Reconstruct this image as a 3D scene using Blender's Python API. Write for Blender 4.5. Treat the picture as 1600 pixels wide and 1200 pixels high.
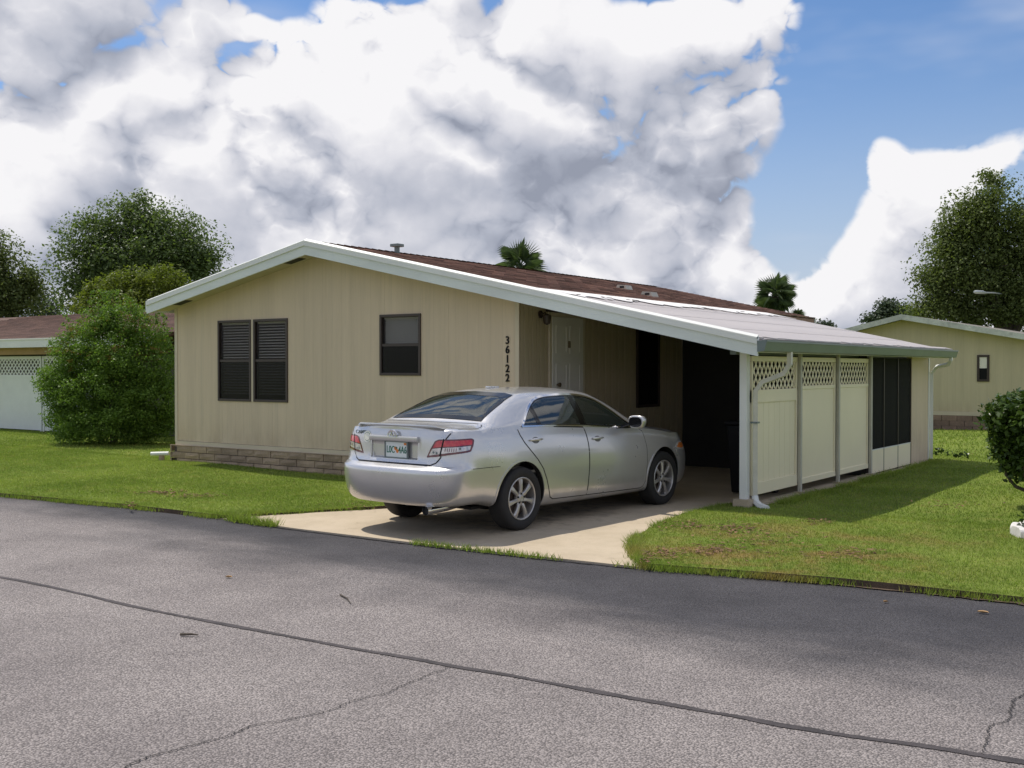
import bpy, bmesh, math, random
import numpy as np
from mathutils import Vector, Matrix
from mathutils.bvhtree import BVHTree

for _o in list(bpy.data.objects): bpy.data.objects.remove(_o)
scene = bpy.context.scene
COL = scene.collection
rng = np.random.default_rng(7)
random.seed(7)
rad = math.radians

# ------------------------------------------------------------------ camera
CAM_H, YAW, PIT, FPX = 1.68, rad(35.15), math.atan(24 / 1704.0), 1704.0
cam_d = bpy.data.cameras.new('camera'); cam = bpy.data.objects.new('camera', cam_d); COL.objects.link(cam)
cam.location = (0, 0, CAM_H); cam.rotation_euler = (math.pi / 2 - PIT, 0, YAW)
cam_d.sensor_width = 36.0; cam_d.lens = 36.0 * FPX / 1600.0
cam_d.clip_start = 0.05; cam_d.clip_end = 3000
scene.camera = cam
RIGHT = Vector((math.cos(YAW), math.sin(YAW), 0)); FWD0 = Vector((-math.sin(YAW), math.cos(YAW), 0))
FWD = FWD0 * math.cos(PIT) - Vector((0, 0, 1)) * math.sin(PIT); UPV = RIGHT.cross(FWD)
def ray(x, y): return RIGHT * ((x - 800) / FPX) - UPV * ((y - 600) / FPX) + FWD
def at_depth(x, y, D): return Vector((0, 0, CAM_H)) + ray(x, y) * D      # a point of the place seen at photo pixel x, y
def at_ground(x, y, z=0.0):
    d = ray(x, y); return Vector((0, 0, CAM_H)) + d * ((z - CAM_H) / d.z)

# ------------------------------------------------------------------ light
SUN = Vector((-0.447, 0.03, 0.894)).normalized()
sl = bpy.data.lights.new('sun', 'SUN'); sl.energy = 4.0; sl.angle = rad(0.53); sl.color = (1.0, 0.94, 0.84)
so = bpy.data.objects.new('sun', sl); COL.objects.link(so); so.location = (0, 0, 60)
so.rotation_euler = SUN.to_track_quat('Z', 'Y').to_euler()
scene.view_settings.view_transform = 'Standard'; scene.view_settings.look = 'None'
scene.view_settings.exposure = 0.0; scene.view_settings.gamma = 1.0
scene.view_settings.use_curve_mapping = False

def s2l(r, g, b):
    f = lambda c: (c / 255) / 12.92 if c / 255 <= .04045 else ((c / 255 + .055) / 1.055) ** 2.4
    return (f(r), f(g), f(b))

# ------------------------------------------------------------------ node helpers
class NT:
    def __init__(s, tree): s.t = tree; s.n = tree.nodes; s.l = tree.links
    def link(s, a, b): s.l.new(a, b)
    def put(s, sock, v):
        if isinstance(v, bpy.types.NodeSocket): s.l.new(v, sock)
        elif v is not None:
            try: sock.default_value = v
            except Exception:
                sock.default_value = (v[0], v[1], v[2], 1.0)
    def node(s, typ, **kw):
        n = s.n.new(typ)
        for k, v in kw.items(): setattr(n, k, v)
        return n
    def math(s, op, a, b=None, c=None, clamp=False):
        n = s.node('ShaderNodeMath', operation=op, use_clamp=clamp)
        s.put(n.inputs[0], a)
        if b is not None: s.put(n.inputs[1], b)
        if c is not None: s.put(n.inputs[2], c)
        return n.outputs[0]
    def vmath(s, op, a, b=None, c=None):
        n = s.node('ShaderNodeVectorMath', operation=op)
        s.put(n.inputs[0], a)
        if b is not None:
            if op == 'SCALE': s.put(n.inputs['Scale'], b)
            else: s.put(n.inputs[1], b)
        if c is not None: s.put(n.inputs[2], c)
        return n.outputs['Value'] if op in ('DOT_PRODUCT', 'LENGTH', 'DISTANCE') else n.outputs[0]
    def noise(s, vec, scale, detail=4, rough=.55, dist=0.0, out=0):
        n = s.node('ShaderNodeTexNoise'); s.put(n.inputs['Vector'], vec)
        n.inputs['Scale'].default_value = scale; n.inputs['Detail'].default_value = detail
        n.inputs['Roughness'].default_value = rough; n.inputs['Distortion'].default_value = dist
        return n.outputs[out]
    def voro(s, vec, scale, feature='F1', detail=0, smooth=None, out=0, rnd=1.0):
        n = s.node('ShaderNodeTexVoronoi', feature=feature); s.put(n.inputs['Vector'], vec)
        n.inputs['Scale'].default_value = scale
        if 'Detail' in n.inputs: n.inputs['Detail'].default_value = detail
        if smooth is not None and 'Smoothness' in n.inputs: n.inputs['Smoothness'].default_value = smooth
        n.inputs['Randomness'].default_value = rnd
        return n.outputs[out]
    def remap(s, v, a, b, c=0.0, d=1.0, smooth=True):
        n = s.node('ShaderNodeMapRange', interpolation_type='SMOOTHSTEP' if smooth else 'LINEAR')
        s.put(n.inputs[0], v); n.inputs[1].default_value = a; n.inputs[2].default_value = b
        n.inputs[3].default_value = c; n.inputs[4].default_value = d
        return n.outputs[0]
    def mix(s, f, a, b, blend='MIX'):
        n = s.node('ShaderNodeMix', data_type='RGBA', blend_type=blend)
        s.put(n.inputs[0], f); s.put(n.inputs[6], a); s.put(n.inputs[7], b)
        return n.outputs[2]
    def scalevec(s, vec, xyz): return s.vmath('MULTIPLY', vec, xyz)

# ------------------------------------------------------------------ world: clear sky with cumulus
world = bpy.data.worlds.new('World'); scene.world = world; world.use_nodes = True
SKY_STRENGTH = 0.10
def azel(x, y):
    d = ray(x, y); d.normalize()
    return math.atan2(d.dot(RIGHT), d.dot(FWD0)), math.asin(d.z)
# cumulus masses: direction (given by a photo pixel), half sizes in px, weight
BLOBS = [(150, 150, 440, 300, .55), (560, 220, 440, 340, .60), (900, 220, 360, 300, .60), (1120, 170, 165, 190, .45), (1190, 170, 80, 110, .25),
         (330, 330, 480, 220, .45), (800, 390, 440, 190, .45), (1415, 330, 125, 130, .72), (1365, 255, 55, 70, .45), (1465, 285, 60, 60, .3), (1380, 420, 170, 120, .45), (60, 430, 300, 120, .45),
         (1100, 405, 100, 110, .50), (1580, 220, 120, 60, .55), (1110, 25, 150, 70, .45), (800, 60, 380, 130, .42), (640, 60, 250, 120, .25), (60, 300, 260, 190, .45), (1080, 330, 130, 120, .35),
         (1440, 490, 360, 90, .45), (1180, 490, 260, 70, .40), (500, 470, 900, 110, .35),
         (405, 5, 90, 60, -.75), (275, 105, 90, 36, -.38), (1600, 40, 330, 150, -.55), (1400, 120, 190, 130, -.66), (1270, 290, 75, 150, -.66), (625, -12, 50, 22, -.6), (1310, 60, 90, 100, -.35), (1240, 400, 60, 110, -.40), (1520, 300, 60, 34, -.45)]
# sunward bright heads (+) and shaded bases (-) of those masses
SHADE = [(90, 40, 330, 110, -.42), (60, 190, 220, 70, -.20), (950, 255, 300, 120, -.40), (640, 300, 260, 70, -.16), (1120, 250, 160, 110, -.22), (330, 330, 260, 60, -.14), (800, 215, 170, 60, .16),
         (600, 95, 360, 130, .20), (420, 130, 180, 110, .16), (230, 195, 130, 60, .16), (1060, 80, 200, 80, .14), (1370, 290, 90, 80, .18), (1430, 420, 150, 60, -.20), (1090, 370, 70, 50, .12), (450, 240, 250, 60, .10), (1000, 350, 260, 40, -.18), (60, 320, 90, 50, .14), (600, 250, 130, 40, -.15)]
LITM = .24
def build_world():
    g = bpy.data.node_groups.new('cloud_density', 'ShaderNodeTree')
    g.interface.new_socket('Dir', in_out='INPUT', socket_type='NodeSocketVector')
    g.interface.new_socket('D', in_out='OUTPUT', socket_type='NodeSocketFloat')
    g.interface.new_socket('M', in_out='OUTPUT', socket_type='NodeSocketFloat')
    N = NT(g); gi = N.node('NodeGroupInput'); go = N.node('NodeGroupOutput')
    d = gi.outputs[0]
    az = N.math('ARCTAN2', N.vmath('DOT_PRODUCT', d, tuple(RIGHT)), N.vmath('DOT_PRODUCT', d, tuple(FWD0)))
    sep = N.node('ShaderNodeSeparateXYZ'); N.put(sep.inputs[0], d)
    el = N.math('ARCSINE', sep.outputs[2])
    cmb = N.node('ShaderNodeCombineXYZ'); N.put(cmb.inputs[0], az); N.put(cmb.inputs[1], el)
    v = cmb.outputs[0]
    # gentle warp of the masses so that they are not ellipses
    wn = N.noise(v, 5.0, 1, .5, 0, 1)
    v = N.vmath('ADD', v, N.vmath('SCALE', N.vmath('SUBTRACT', wn, (.5, .5, .5)), .10))
    tot = None
    for (x, y, sx, sy, w) in BLOBS:
        a, e = azel(x, y)
        s = (FPX / sx / 1.25, FPX / sy / 1.25, 0)
        q = N.vmath('MULTIPLY_ADD', v, s, (-a * s[0], -e * s[1], 0))
        r = N.remap(N.vmath('LENGTH', q), 0.0, 1.0, w, 0.0)
        tot = r if tot is None else N.math('ADD', tot, r)
    # everywhere outside the frame: the same broken cumulus cover
    outside = N.remap(N.math('ABSOLUTE', az), .46, .70, 0, 1)
    high = N.remap(el, .36, .50, 0, 1)
    o = N.math('MAXIMUM', outside, high)
    tot = N.math('ADD', N.math('MULTIPLY', tot, N.math('SUBTRACT', 1.0, o)), N.math('MULTIPLY', o, .36))
    vv = N.scalevec(d, (1.0, 1.0, 1.25))
    big = N.noise(vv, 4.2, 7, .58)
    wq = N.vmath('ADD', vv, N.vmath('SCALE', N.vmath('SUBTRACT', N.noise(vv, 20, 2, .6, 0, 1), (.5, .5, .5)), .035))
    pn = N.node('ShaderNodeTexNoise', noise_type='RIDGED_MULTIFRACTAL'); N.put(pn.inputs['Vector'], wq)
    pn.inputs['Scale'].default_value = 9.0; pn.inputs['Detail'].default_value = 6; pn.inputs['Roughness'].default_value = .66
    pn.inputs['Offset'].default_value = .95; pn.inputs['Gain'].default_value = 1.2; pn.normalize = True
    pf = N.math('SUBTRACT', .55, pn.outputs[0])
    n = N.math('ADD', N.math('MULTIPLY', N.math('SUBTRACT', big, .5), 1.15), N.math('MULTIPLY', pf, .46))
    D = N.math('ADD', N.math('ADD', tot, n), N.remap(el, .05, .17, .38, 0))
    N.put(go.inputs[0], N.math('SUBTRACT', D, .12)); N.put(go.inputs[1], n)
    W = NT(world.node_tree); W.n.clear()
    out = W.node('ShaderNodeOutputWorld'); bg = W.node('ShaderNodeBackground')
    tc = W.node('ShaderNodeTexCoord'); dirn = W.vmath('NORMALIZE', tc.outputs['Generated'])
    sky = W.node('ShaderNodeTexSky', sky_type='NISHITA'); sky.sun_disc = False
    sky.sun_elevation = math.asin(SUN.z); sky.sun_rotation = math.atan2(SUN.x, SUN.y)
    sky.air_density = 1.0; sky.dust_density = .6; sky.ozone_density = 2.0
    def dens(vec):
        gn = W.node('ShaderNodeGroup'); gn.node_tree = g; W.put(gn.inputs[0], vec); return gn.outputs
    d0 = dens(dirn)
    sdir = (RIGHT * -.35 + Vector((0, 0, 1)) * .93).normalized()
    d1 = dens(W.vmath('NORMALIZE', W.vmath('ADD', dirn, tuple(sdir * .036))))
    alpha = W.remap(d0[0], -.07, .20)
    # light reaches the sunward side; thick cloud above leaves the base grey
    lit = W.math('ADD', W.math('MULTIPLY', W.math('SUBTRACT', d0[1], d1[1]), LITM), W.math('MULTIPLY', W.math('SUBTRACT', d0[0], d1[0]), .42))
    az = W.math('ARCTAN2', W.vmath('DOT_PRODUCT', dirn, tuple(RIGHT)), W.vmath('DOT_PRODUCT', dirn, tuple(FWD0)))
    sp0 = W.node('ShaderNodeSeparateXYZ'); W.put(sp0.inputs[0], dirn)
    cm = W.node('ShaderNodeCombineXYZ'); W.put(cm.inputs[0], az); W.put(cm.inputs[1], W.math('ARCSINE', sp0.outputs[2]))
    wv = W.vmath('ADD', cm.outputs[0], W.vmath('SCALE', W.vmath('SUBTRACT', W.noise(dirn, 9, 3, .55, 0, 1), (.5, .5, .5)), .10))
    b = W.math('ADD', lit, .83)
    for (x, y, sx, sy, w) in SHADE:
        a_, e_ = azel(x, y); sc_ = (FPX / sx / 1.2, FPX / sy / 1.2, 0)
        b = W.math('ADD', b, W.remap(W.vmath('LENGTH', W.vmath('MULTIPLY_ADD', wv, sc_, (-a_ * sc_[0], -e_ * sc_[1], 0))), 0, 1, w, 0))
    b = W.math('ADD', b, W.math('MULTIPLY', W.math('SUBTRACT', d0[1], .05), .34))
    b = W.math('ADD', b, W.math('MULTIPLY', W.remap(d1[0], .2, 1.1, 0, 1, False), -.20))
    b = W.math('MAXIMUM', W.math('MINIMUM', b, 1.0), .0)
    ramp = W.node('ShaderNodeValToRGB'); W.put(ramp.inputs[0], b)
    cr = ramp.color_ramp
    k = 1 / SKY_STRENGTH
    pts = [(.0, (150, 156, 172)), (.30, (178, 183, 197)), (.55, (204, 206, 216)), (.78, (228, 228, 234)), (1.0, (247, 246, 248))]
    while len(cr.elements) < len(pts): cr.elements.new(.5)
    for e, (p, c) in zip(cr.elements, pts): e.position = p; e.color = (*s2l(*c), 1)
    cloud = W.vmath('SCALE', ramp.outputs[0], k)
    sepw = W.node('ShaderNodeSeparateXYZ'); W.put(sepw.inputs[0], dirn)
    hz = W.remap(sepw.outputs[2], -.02, .30, .82, 0.0)
    skyc = W.vmath('MULTIPLY', sky.outputs[0], (.80, .98, 1.20))
    thin = W.math('MULTIPLY', W.remap(W.noise(W.scalevec(dirn, (1, 1, 3.2)), 3.0, 4, .6), .48, .80), .45)
    skyc = W.mix(thin, skyc, tuple(c * k for c in s2l(214, 220, 234)))
    skyc = W.mix(hz, skyc, tuple(c * k for c in s2l(196, 204, 220)))
    col = W.mix(alpha, skyc, cloud)
    W.put(bg.inputs[0], col); bg.inputs[1].default_value = SKY_STRENGTH
    W.link(bg.outputs[0], out.inputs[0])
    world.cycles.sampling_method = 'MANUAL'; world.cycles.sample_map_resolution = 512
build_world()
scene.cycles.max_bounces = 8; scene.cycles.diffuse_bounces = 3; scene.cycles.transparent_max_bounces = 10

# ------------------------------------------------------------------ materials
def new_mat(name):
    m = bpy.data.materials.new(name); m.use_nodes = True
    T = NT(m.node_tree); T.n.clear()
    out = T.node('ShaderNodeOutputMaterial'); b = T.node('ShaderNodeBsdfPrincipled')
    T.link(b.outputs[0], out.inputs[0])
    tc = T.node('ShaderNodeTexCoord'); geo = T.node('ShaderNodeNewGeometry')
    return m, T, b, geo.outputs['Position'], out
def simple(name, col, rough=.6, metal=0.0, var=.12, vs=3.0, grain=.06, gs=60.0, bump=0.0, bs=80.0, stretch=(1, 1, 1), coat=0.0, spec=.5, rnd=0.0):
    m, T, b, P, out = new_mat(name)
    v = T.scalevec(P, stretch)
    n = T.noise(v, vs, 5, .6); n2 = T.noise(v, gs, 3, .6)
    f = T.math('ADD', T.remap(n, .25, .75, 1 - var, 1 + var), T.math('MULTIPLY', T.math('SUBTRACT', n2, .5), grain * 2))
    if rnd:
        oi = T.node('ShaderNodeObjectInfo'); g2 = T.node('ShaderNodeNewGeometry')
        r = T.math('FRACT', T.math('ADD', oi.outputs['Random'], g2.outputs['Random Per Island']))
        f = T.math('MULTIPLY', f, T.remap(r, 0, 1, 1 - rnd, 1 + rnd, False))
    c = T.vmath('SCALE', tuple(col), f)
    T.put(b.inputs['Base Color'], c)
    T.put(b.inputs['Roughness'], rough); b.inputs['Metallic'].default_value = metal
    b.inputs['Coat Weight'].default_value = coat; b.inputs['Specular IOR Level'].default_value = spec
    if bump:
        bn = T.node('ShaderNodeBump'); bn.inputs['Strength'].default_value = bump; bn.inputs['Distance'].default_value = .01
        T.put(bn.inputs['Height'], T.noise(v, bs, 5, .6)); T.link(bn.outputs[0], b.inputs['Normal'])
    return m
def leaf_mat(name, dark, light, trans=.35, rough=.45):
    m, T, b, P, out = new_mat(name)
    g2 = T.node('ShaderNodeNewGeometry')
    n = T.noise(P, 1.1, 3, .6)
    f = T.math('ADD', T.math('MULTIPLY', g2.outputs['Random Per Island'], .65), T.math('MULTIPLY', n, .55), clamp=True)
    c = T.mix(f, dark, light)
    T.put(b.inputs['Base Color'], c); b.inputs['Roughness'].default_value = rough
    b.inputs['Specular IOR Level'].default_value = .16
    tr = T.node('ShaderNodeBsdfTranslucent'); T.put(tr.inputs[0], T.vmath('MULTIPLY', c, (1.1, 1.25, .5)))
    ms = T.node('ShaderNodeMixShader'); ms.inputs[0].default_value = trans
    T.link(b.outputs[0], ms.inputs[1]); T.link(tr.outputs[0], ms.inputs[2]); T.link(ms.outputs[0], out.inputs[0])
    return m
def pane_mat(name, tint, through=.5, rough=.03, spec=.5):
    """glass or screen: part lets light through, part is a dark glossy face"""
    m, T, b, P, out = new_mat(name)
    b.inputs['Base Color'].default_value = (*tint, 1); b.inputs['Roughness'].default_value = rough
    b.inputs['Specular IOR Level'].default_value = spec
    tr = T.node('ShaderNodeBsdfTransparent'); tr.inputs[0].default_value = (.95, .95, .94, 1)
    ms = T.node('ShaderNodeMixShader'); ms.inputs[0].default_value = 1 - through
    T.link(tr.outputs[0], ms.inputs[1]); T.link(b.outputs[0], ms.inputs[2]); T.link(ms.outputs[0], out.inputs[0])
    return m

# ------------------------------------------------------------------ mesh helpers
class MB:
    def __init__(s): s.v = []; s.f = []; s.mi = []
    def add(s, vs, fs, mi=0):
        o = len(s.v); s.v += [tuple(p) for p in vs]; s.f += [tuple(i + o for i in f) for f in fs]; s.mi += [mi] * len(fs)
        return s
    def box(s, a, b, mi=0):
        x0, y0, z0 = a; x1, y1, z1 = b
        return s.add([(x0, y0, z0), (x1, y0, z0), (x1, y1, z0), (x0, y1, z0), (x0, y0, z1), (x1, y0, z1), (x1, y1, z1), (x0, y1, z1)],
              [(0, 3, 2, 1), (4, 5, 6, 7), (0, 1, 5, 4), (1, 2, 6, 5), (2, 3, 7, 6), (3, 0, 4, 7)], mi)
    def prism(s, poly, ext, mi=0):
        """poly: 3-d points of one face (any winding), ext: extrusion vector"""
        n = len(poly); e = Vector(ext); p = [Vector(q) for q in poly]
        return s.add(p + [q + e for q in p], [tuple(range(n))[::-1], tuple(range(n, 2 * n))] + [(i, (i + 1) % n, n + (i + 1) % n, n + i) for i in range(n)], mi)
    def tube(s, pts, r, seg=8, mi=0, cap=True):
        pts = [Vector(p) for p in pts]; rs = r if hasattr(r, '__len__') else [r] * len(pts)
        rings = []; prev = None
        for i, p in enumerate(pts):
            t = (pts[min(i + 1, len(pts) - 1)] - pts[max(i - 1, 0)]).normalized()
            u = t.orthogonal().normalized() if prev is None else (prev - t * prev.dot(t)).normalized()
            prev = u; w = t.cross(u)
            rings.append([p + (u * math.cos(2 * math.pi * k / seg) + w * math.sin(2 * math.pi * k / seg)) * rs[i] for k in range(seg)])
        v = [q for rg in rings for q in rg]
        f = [(i * seg + k, i * seg + (k + 1) % seg, (i + 1) * seg + (k + 1) % seg, (i + 1) * seg + k) for i in range(len(pts) - 1) for k in range(seg)]
        if cap: f += [tuple(range(seg))[::-1], tuple(range((len(pts) - 1) * seg, len(pts) * seg))]
        return s.add(v, f, mi)
    def barsq(s, a, b, w, d, up=(0, 0, 1), mi=0):
        """rectangular bar from a to b, w across, d along 'up'-ish"""
        a, b = Vector(a), Vector(b); t = (b - a).normalized(); u = Vector(up); sd = t.cross(u).normalized(); u = sd.cross(t)
        c = [a + sd * (w / 2 * i) + u * (d / 2 * j) for i, j in ((-1, -1), (1, -1), (1, 1), (-1, 1))]
        return s.prism(c, b - a, mi)
    def build(s, name, mats, parent=None, smooth=False, bevel=0.0, loc=None, local=False):
        me = bpy.data.meshes.new(name); me.from_pydata(s.v, [], s.f)
        mats = mats if isinstance(mats, (list, tuple)) else [mats]
        for m in mats: me.materials.append(m)
        if len(mats) > 1: me.polygons.foreach_set('material_index', s.mi)
        bm = bmesh.new(); bm.from_mesh(me); bmesh.ops.recalc_face_normals(bm, faces=bm.faces)
        if bevel:
            ed = [e for e in bm.edges if len(e.link_faces) == 2 and e.calc_face_angle(0) > .5]
            bmesh.ops.bevel(bm, geom=ed, offset=bevel, segments=2, affect='EDGES', profile=.5)
        bm.to_mesh(me); bm.free()
        if smooth: me.shade_smooth(); me.set_sharp_from_angle(angle=rad(40))
        o = bpy.data.objects.new(name, me); COL.objects.link(o)
        if parent is not None: attach(o, parent, local)
        if loc is not None: o.location = loc
        return o
def world_of(o):
    m = o.matrix_parent_inverse @ o.matrix_basis
    return world_of(o.parent) @ m if o.parent else o.matrix_basis.copy()
def attach(o, parent, local=False):
    o.parent = parent
    if not local: o.matrix_parent_inverse = world_of(parent).inverted()
    return o
def tag(o, label=None, cat=None, group=None, kind=None):
    if label: o['label'] = label
    if cat: o['category'] = cat
    if group: o['group'] = group
    if kind: o['kind'] = kind
    return o
def thing(name, label, cat, loc=(0, 0, 0), rz=0.0, group=None):
    o = bpy.data.objects.new(name, None); COL.objects.link(o); o.empty_display_size = .2
    o.location = loc; o.rotation_euler = (0, 0, rz)
    return tag(o, label, cat, group)
def raw_mesh(name, v, f, mats, parent=None, smooth=False, local=False):
    me = bpy.data.meshes.new(name); me.from_pydata(v, [], f)
    for m in (mats if isinstance(mats, (list, tuple)) else [mats]): me.materials.append(m)
    if smooth: me.shade_smooth()
    o = bpy.data.objects.new(name, me); COL.objects.link(o)
    if parent is not None: attach(o, parent, local)
    return o
def tri_mesh(name, verts, mat, parent=None, per=3, local=False):
    """verts: (n*per,3) array, each run of 'per' corners is one face"""
    n = len(verts) // per
    me = bpy.data.meshes.new(name); me.vertices.add(len(verts)); me.vertices.foreach_set('co', np.asarray(verts, np.float32).ravel())
    me.loops.add(len(verts)); me.loops.foreach_set('vertex_index', np.arange(len(verts), dtype=np.int32))
    me.polygons.add(n); me.polygons.foreach_set('loop_start', np.arange(n, dtype=np.int32) * per)
    me.update(calc_edges=True); me.materials.append(mat)
    o = bpy.data.objects.new(name, me); COL.objects.link(o)
    if parent is not None: attach(o, parent, local)
    return o
def copy_part(o, parent, loc=None):
    c = o.copy(); COL.objects.link(c); c.parent = parent; c.matrix_parent_inverse = o.matrix_parent_inverse.copy()
    if loc is not None: c.location = loc
    return c
def clip_cell(poly, x0, y0, x1, y1):
    def cut(pl, ins, inter):
        out = []
        for i in range(len(pl)):
            a, b = pl[i - 1], pl[i]; ia, ib = ins(a), ins(b)
            if ib:
                if not ia: out.append(inter(a, b))
                out.append(b)
            elif ia: out.append(inter(a, b))
        return out
    ix = lambda v: (lambda a, b: (v, a[1] + (b[1] - a[1]) * (v - a[0]) / (b[0] - a[0])))
    iy = lambda v: (lambda a, b: (a[0] + (b[0] - a[0]) * (v - a[1]) / (b[1] - a[1]), v))
    for ins, inter in ((lambda p: p[0] >= x0, ix(x0)), (lambda p: p[0] <= x1, ix(x1)), (lambda p: p[1] >= y0, iy(y0)), (lambda p: p[1] <= y1, iy(y1))):
        poly = cut(poly, ins, inter)
        if not poly: return poly
    return poly
def grid_poly(poly, cell):
    """2-d polygon -> welded verts, faces cut along a grid"""
    xs = [p[0] for p in poly]; ys = [p[1] for p in poly]
    key = {}; V = []; F = []
    def vid(p):
        k = (round(p[0], 5), round(p[1], 5))
        if k not in key: key[k] = len(V); V.append(p)
        return key[k]
    for i in range(math.floor(min(xs) / cell), math.ceil(max(xs) / cell)):
        for j in range(math.floor(min(ys) / cell), math.ceil(max(ys) / cell)):
            q = clip_cell(poly, i * cell, j * cell, (i + 1) * cell, (j + 1) * cell)
            if len(q) < 3: continue
            ids = []
            for p in q:
                k = vid(p)
                if k not in ids: ids.append(k)
            if len(ids) >= 3: F.append(tuple(ids))
    return V, F
def in_poly(px, py, poly):
    ins = np.zeros(len(px), bool)
    for i in range(len(poly)):
        (x0, y0), (x1, y1) = poly[i - 1], poly[i]
        c = ((y0 > py) != (y1 > py)) & (px < (x1 - x0) * (py - y0) / (y1 - y0 + 1e-12) + x0)
        ins ^= c
    return ins
def smooth_poly(pts, n=6):
    """Catmull-Rom through open polyline"""
    P = [Vector((*p, 0)) if len(p) == 2 else Vector(p) for p in pts]; out = []
    for i in range(len(P) - 1):
        a, b, c, d = P[max(i - 1, 0)], P[i], P[i + 1], P[min(i + 2, len(P) - 1)]
        for k in range(n):
            t = k / n
            out.append(.5 * ((2 * b) + (c - a) * t + (2 * a - 5 * b + 4 * c - d) * t * t + (3 * b - a - 3 * c + d) * t ** 3))
    out.append(P[-1])
    return out
# ================================================================== SETTING: ground, road, driveway, lawns
def grass_colour(T, P, light=1.0):
    n = T.noise(P, .55, 5, .62); n2 = T.noise(P, 3.2, 4, .65); n3 = T.noise(P, 22, 3, .6)
    c = T.mix(T.remap(n, .35, .68), (.168, .232, .040), (.255, .318, .068))
    c = T.mix(T.remap(n2, .50, .78, 0, .55), c, (.31, .285, .088))
    # dry strip along the road edge and over the worn right hand verge
    sp = T.node('ShaderNodeSeparateXYZ'); T.put(sp.inputs[0], P)
    dryR = T.math('MULTIPLY', T.remap(sp.outputs[0], -5.6, -4.4, 0, 1), T.remap(sp.outputs[1], 13.0, 9.5, 0, 1))
    dryR = T.math('MULTIPLY', dryR, T.remap(sp.outputs[0], -1.6, -3.2, 0, 1))
    c = T.mix(T.math('MULTIPLY', dryR, T.remap(T.noise(P, 1.6, 5, .7), .40, .66, 0, .8)), c, (.33, .225, .095))
    c = T.vmath('SCALE', c, T.remap(n3, .2, .8, .72 * light, 1.25 * light, False))
    return c
def grass_ground(name, light):
    m, T, b, P, out = new_mat(name)
    c = grass_colour(T, P, light)
    # bare earth patches
    bare = T.remap(T.noise(P, 1.15, 6, .72), .655, .70)
    c = T.mix(bare, c, (.15, .09, .05))
    T.put(b.inputs['Base Color'], c); b.inputs['Roughness'].default_value = .95; b.inputs['Specular IOR Level'].default_value = .1
    bn = T.node('ShaderNodeBump'); bn.inputs['Strength'].default_value = .9; bn.inputs['Distance'].default_value = .03
    T.put(bn.inputs['Height'], T.noise(P, 40, 5, .7)); T.link(bn.outputs[0], b.inputs['Normal'])
    return m
def grass_blade(name):
    m, T, b, P, out = new_mat(name)
    c = grass_colour(T, P, 1.0)
    g2 = T.node('ShaderNodeNewGeometry'); r = g2.outputs['Random Per Island']
    c = T.vmath('SCALE', c, T.remap(r, 0, 1, .8, 1.5, False))
    c = T.mix(T.remap(r, .90, .97, 0, .7), c, (.30, .25, .10))
    T.put(b.inputs['Base Color'], c); b.inputs['Roughness'].default_value = .6; b.inputs['Specular IOR Level'].default_value = .25
    tr = T.node('ShaderNodeBsdfTranslucent'); T.put(tr.inputs[0], T.vmath('MULTIPLY', c, (1.1, 1.25, .6)))
    ms = T.node('ShaderNodeMixShader'); ms.inputs[0].default_value = .35
    T.link(b.outputs[0], ms.inputs[1]); T.link(tr.outputs[0], ms.inputs[2]); T.link(ms.outputs[0], out.inputs[0])
    return m
M_lawn = grass_ground('lawn_soil', .85); M_blade = grass_blade('grass_blade')

def road_mat():
    m, T, b, P, out = new_mat('asphalt')
    sp = T.node('ShaderNodeSeparateXYZ'); T.put(sp.inputs[0], P); X, Y = sp.outputs[0], sp.outputs[1]
    wob = T.math('MULTIPLY', T.math('SUBTRACT', T.noise(T.scalevec(P, (.35, .8, 1)), 1.0, 5, .6), .5), 3.0)
    # the verge half was sealed again later: darker to the right, only a strip to the left
    lim = T.remap(X, -13.0, -3.2, 7.55, 6.30, False)
    dark = T.remap(T.math('SUBTRACT', T.math('ADD', Y, wob), lim), -1.1, .95)
    blot = T.noise(P, .9, 6, .65); fine = T.noise(P, 130, 3, .7); agg = T.voro(P, 88, 'F1', 0, None, 1)
    agl = T.voro(P, 88, 'F1', 0)
    sepc = T.node('ShaderNodeSeparateColor'); T.put(sepc.inputs[0], agg)
    light = T.mix(T.remap(blot, .3, .7), (.262, .232, .222), (.350, .312, .296))
    # a wheel polished paler band and a darker oily band
    band = T.remap(T.math('ABSOLUTE', T.math('SUBTRACT', T.math('ADD', Y, T.math('MULTIPLY', wob, .3)), 3.1)), .1, 1.0, .16, 0)
    light = T.mix(band, light, (.19, .165, .165))
    darkc = T.mix(T.remap(blot, .3, .7), (.042, .041, .047), (.076, .073, .080))
    c = T.mix(dark, light, darkc)
    stone = T.remap(sepc.outputs[0], 0, 1, .68, 1.34, False)
    c = T.vmath('SCALE', c, stone)
    c = T.vmath('SCALE', c, T.remap(fine, .25, .75, .80, 1.2, False))
    c = T.mix(T.remap(agl, .45, .64, 0, .6), c, (.045, .04, .042))
    # scuffed pale flecks
    c = T.mix(T.math('MULTIPLY', T.remap(T.noise(T.scalevec(P, (1.2, 5, 1)), 2.2, 6, .75), .655, .72), .35), c, (.30, .29, .28))
    T.put(b.inputs['Base Color'], c); b.inputs['Roughness'].default_value = .82; b.inputs['Specular IOR Level'].default_value = .3
    bn = T.node('ShaderNodeBump'); bn.inputs['Strength'].default_value = .75; bn.inputs['Distance'].default_value = .012
    h = T.math('ADD', T.math('MULTIPLY', agl, -1.0), T.math('MULTIPLY', T.noise(P, 60, 4, .7), 1.0))
    T.put(bn.inputs['Height'], h); T.link(bn.outputs[0], b.inputs['Normal'])
    return m
M_road = road_mat()
M_tar = simple('crack_tar', (.050, .042, .043), .85, var=.35, vs=7, grain=.6, gs=70)
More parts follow.
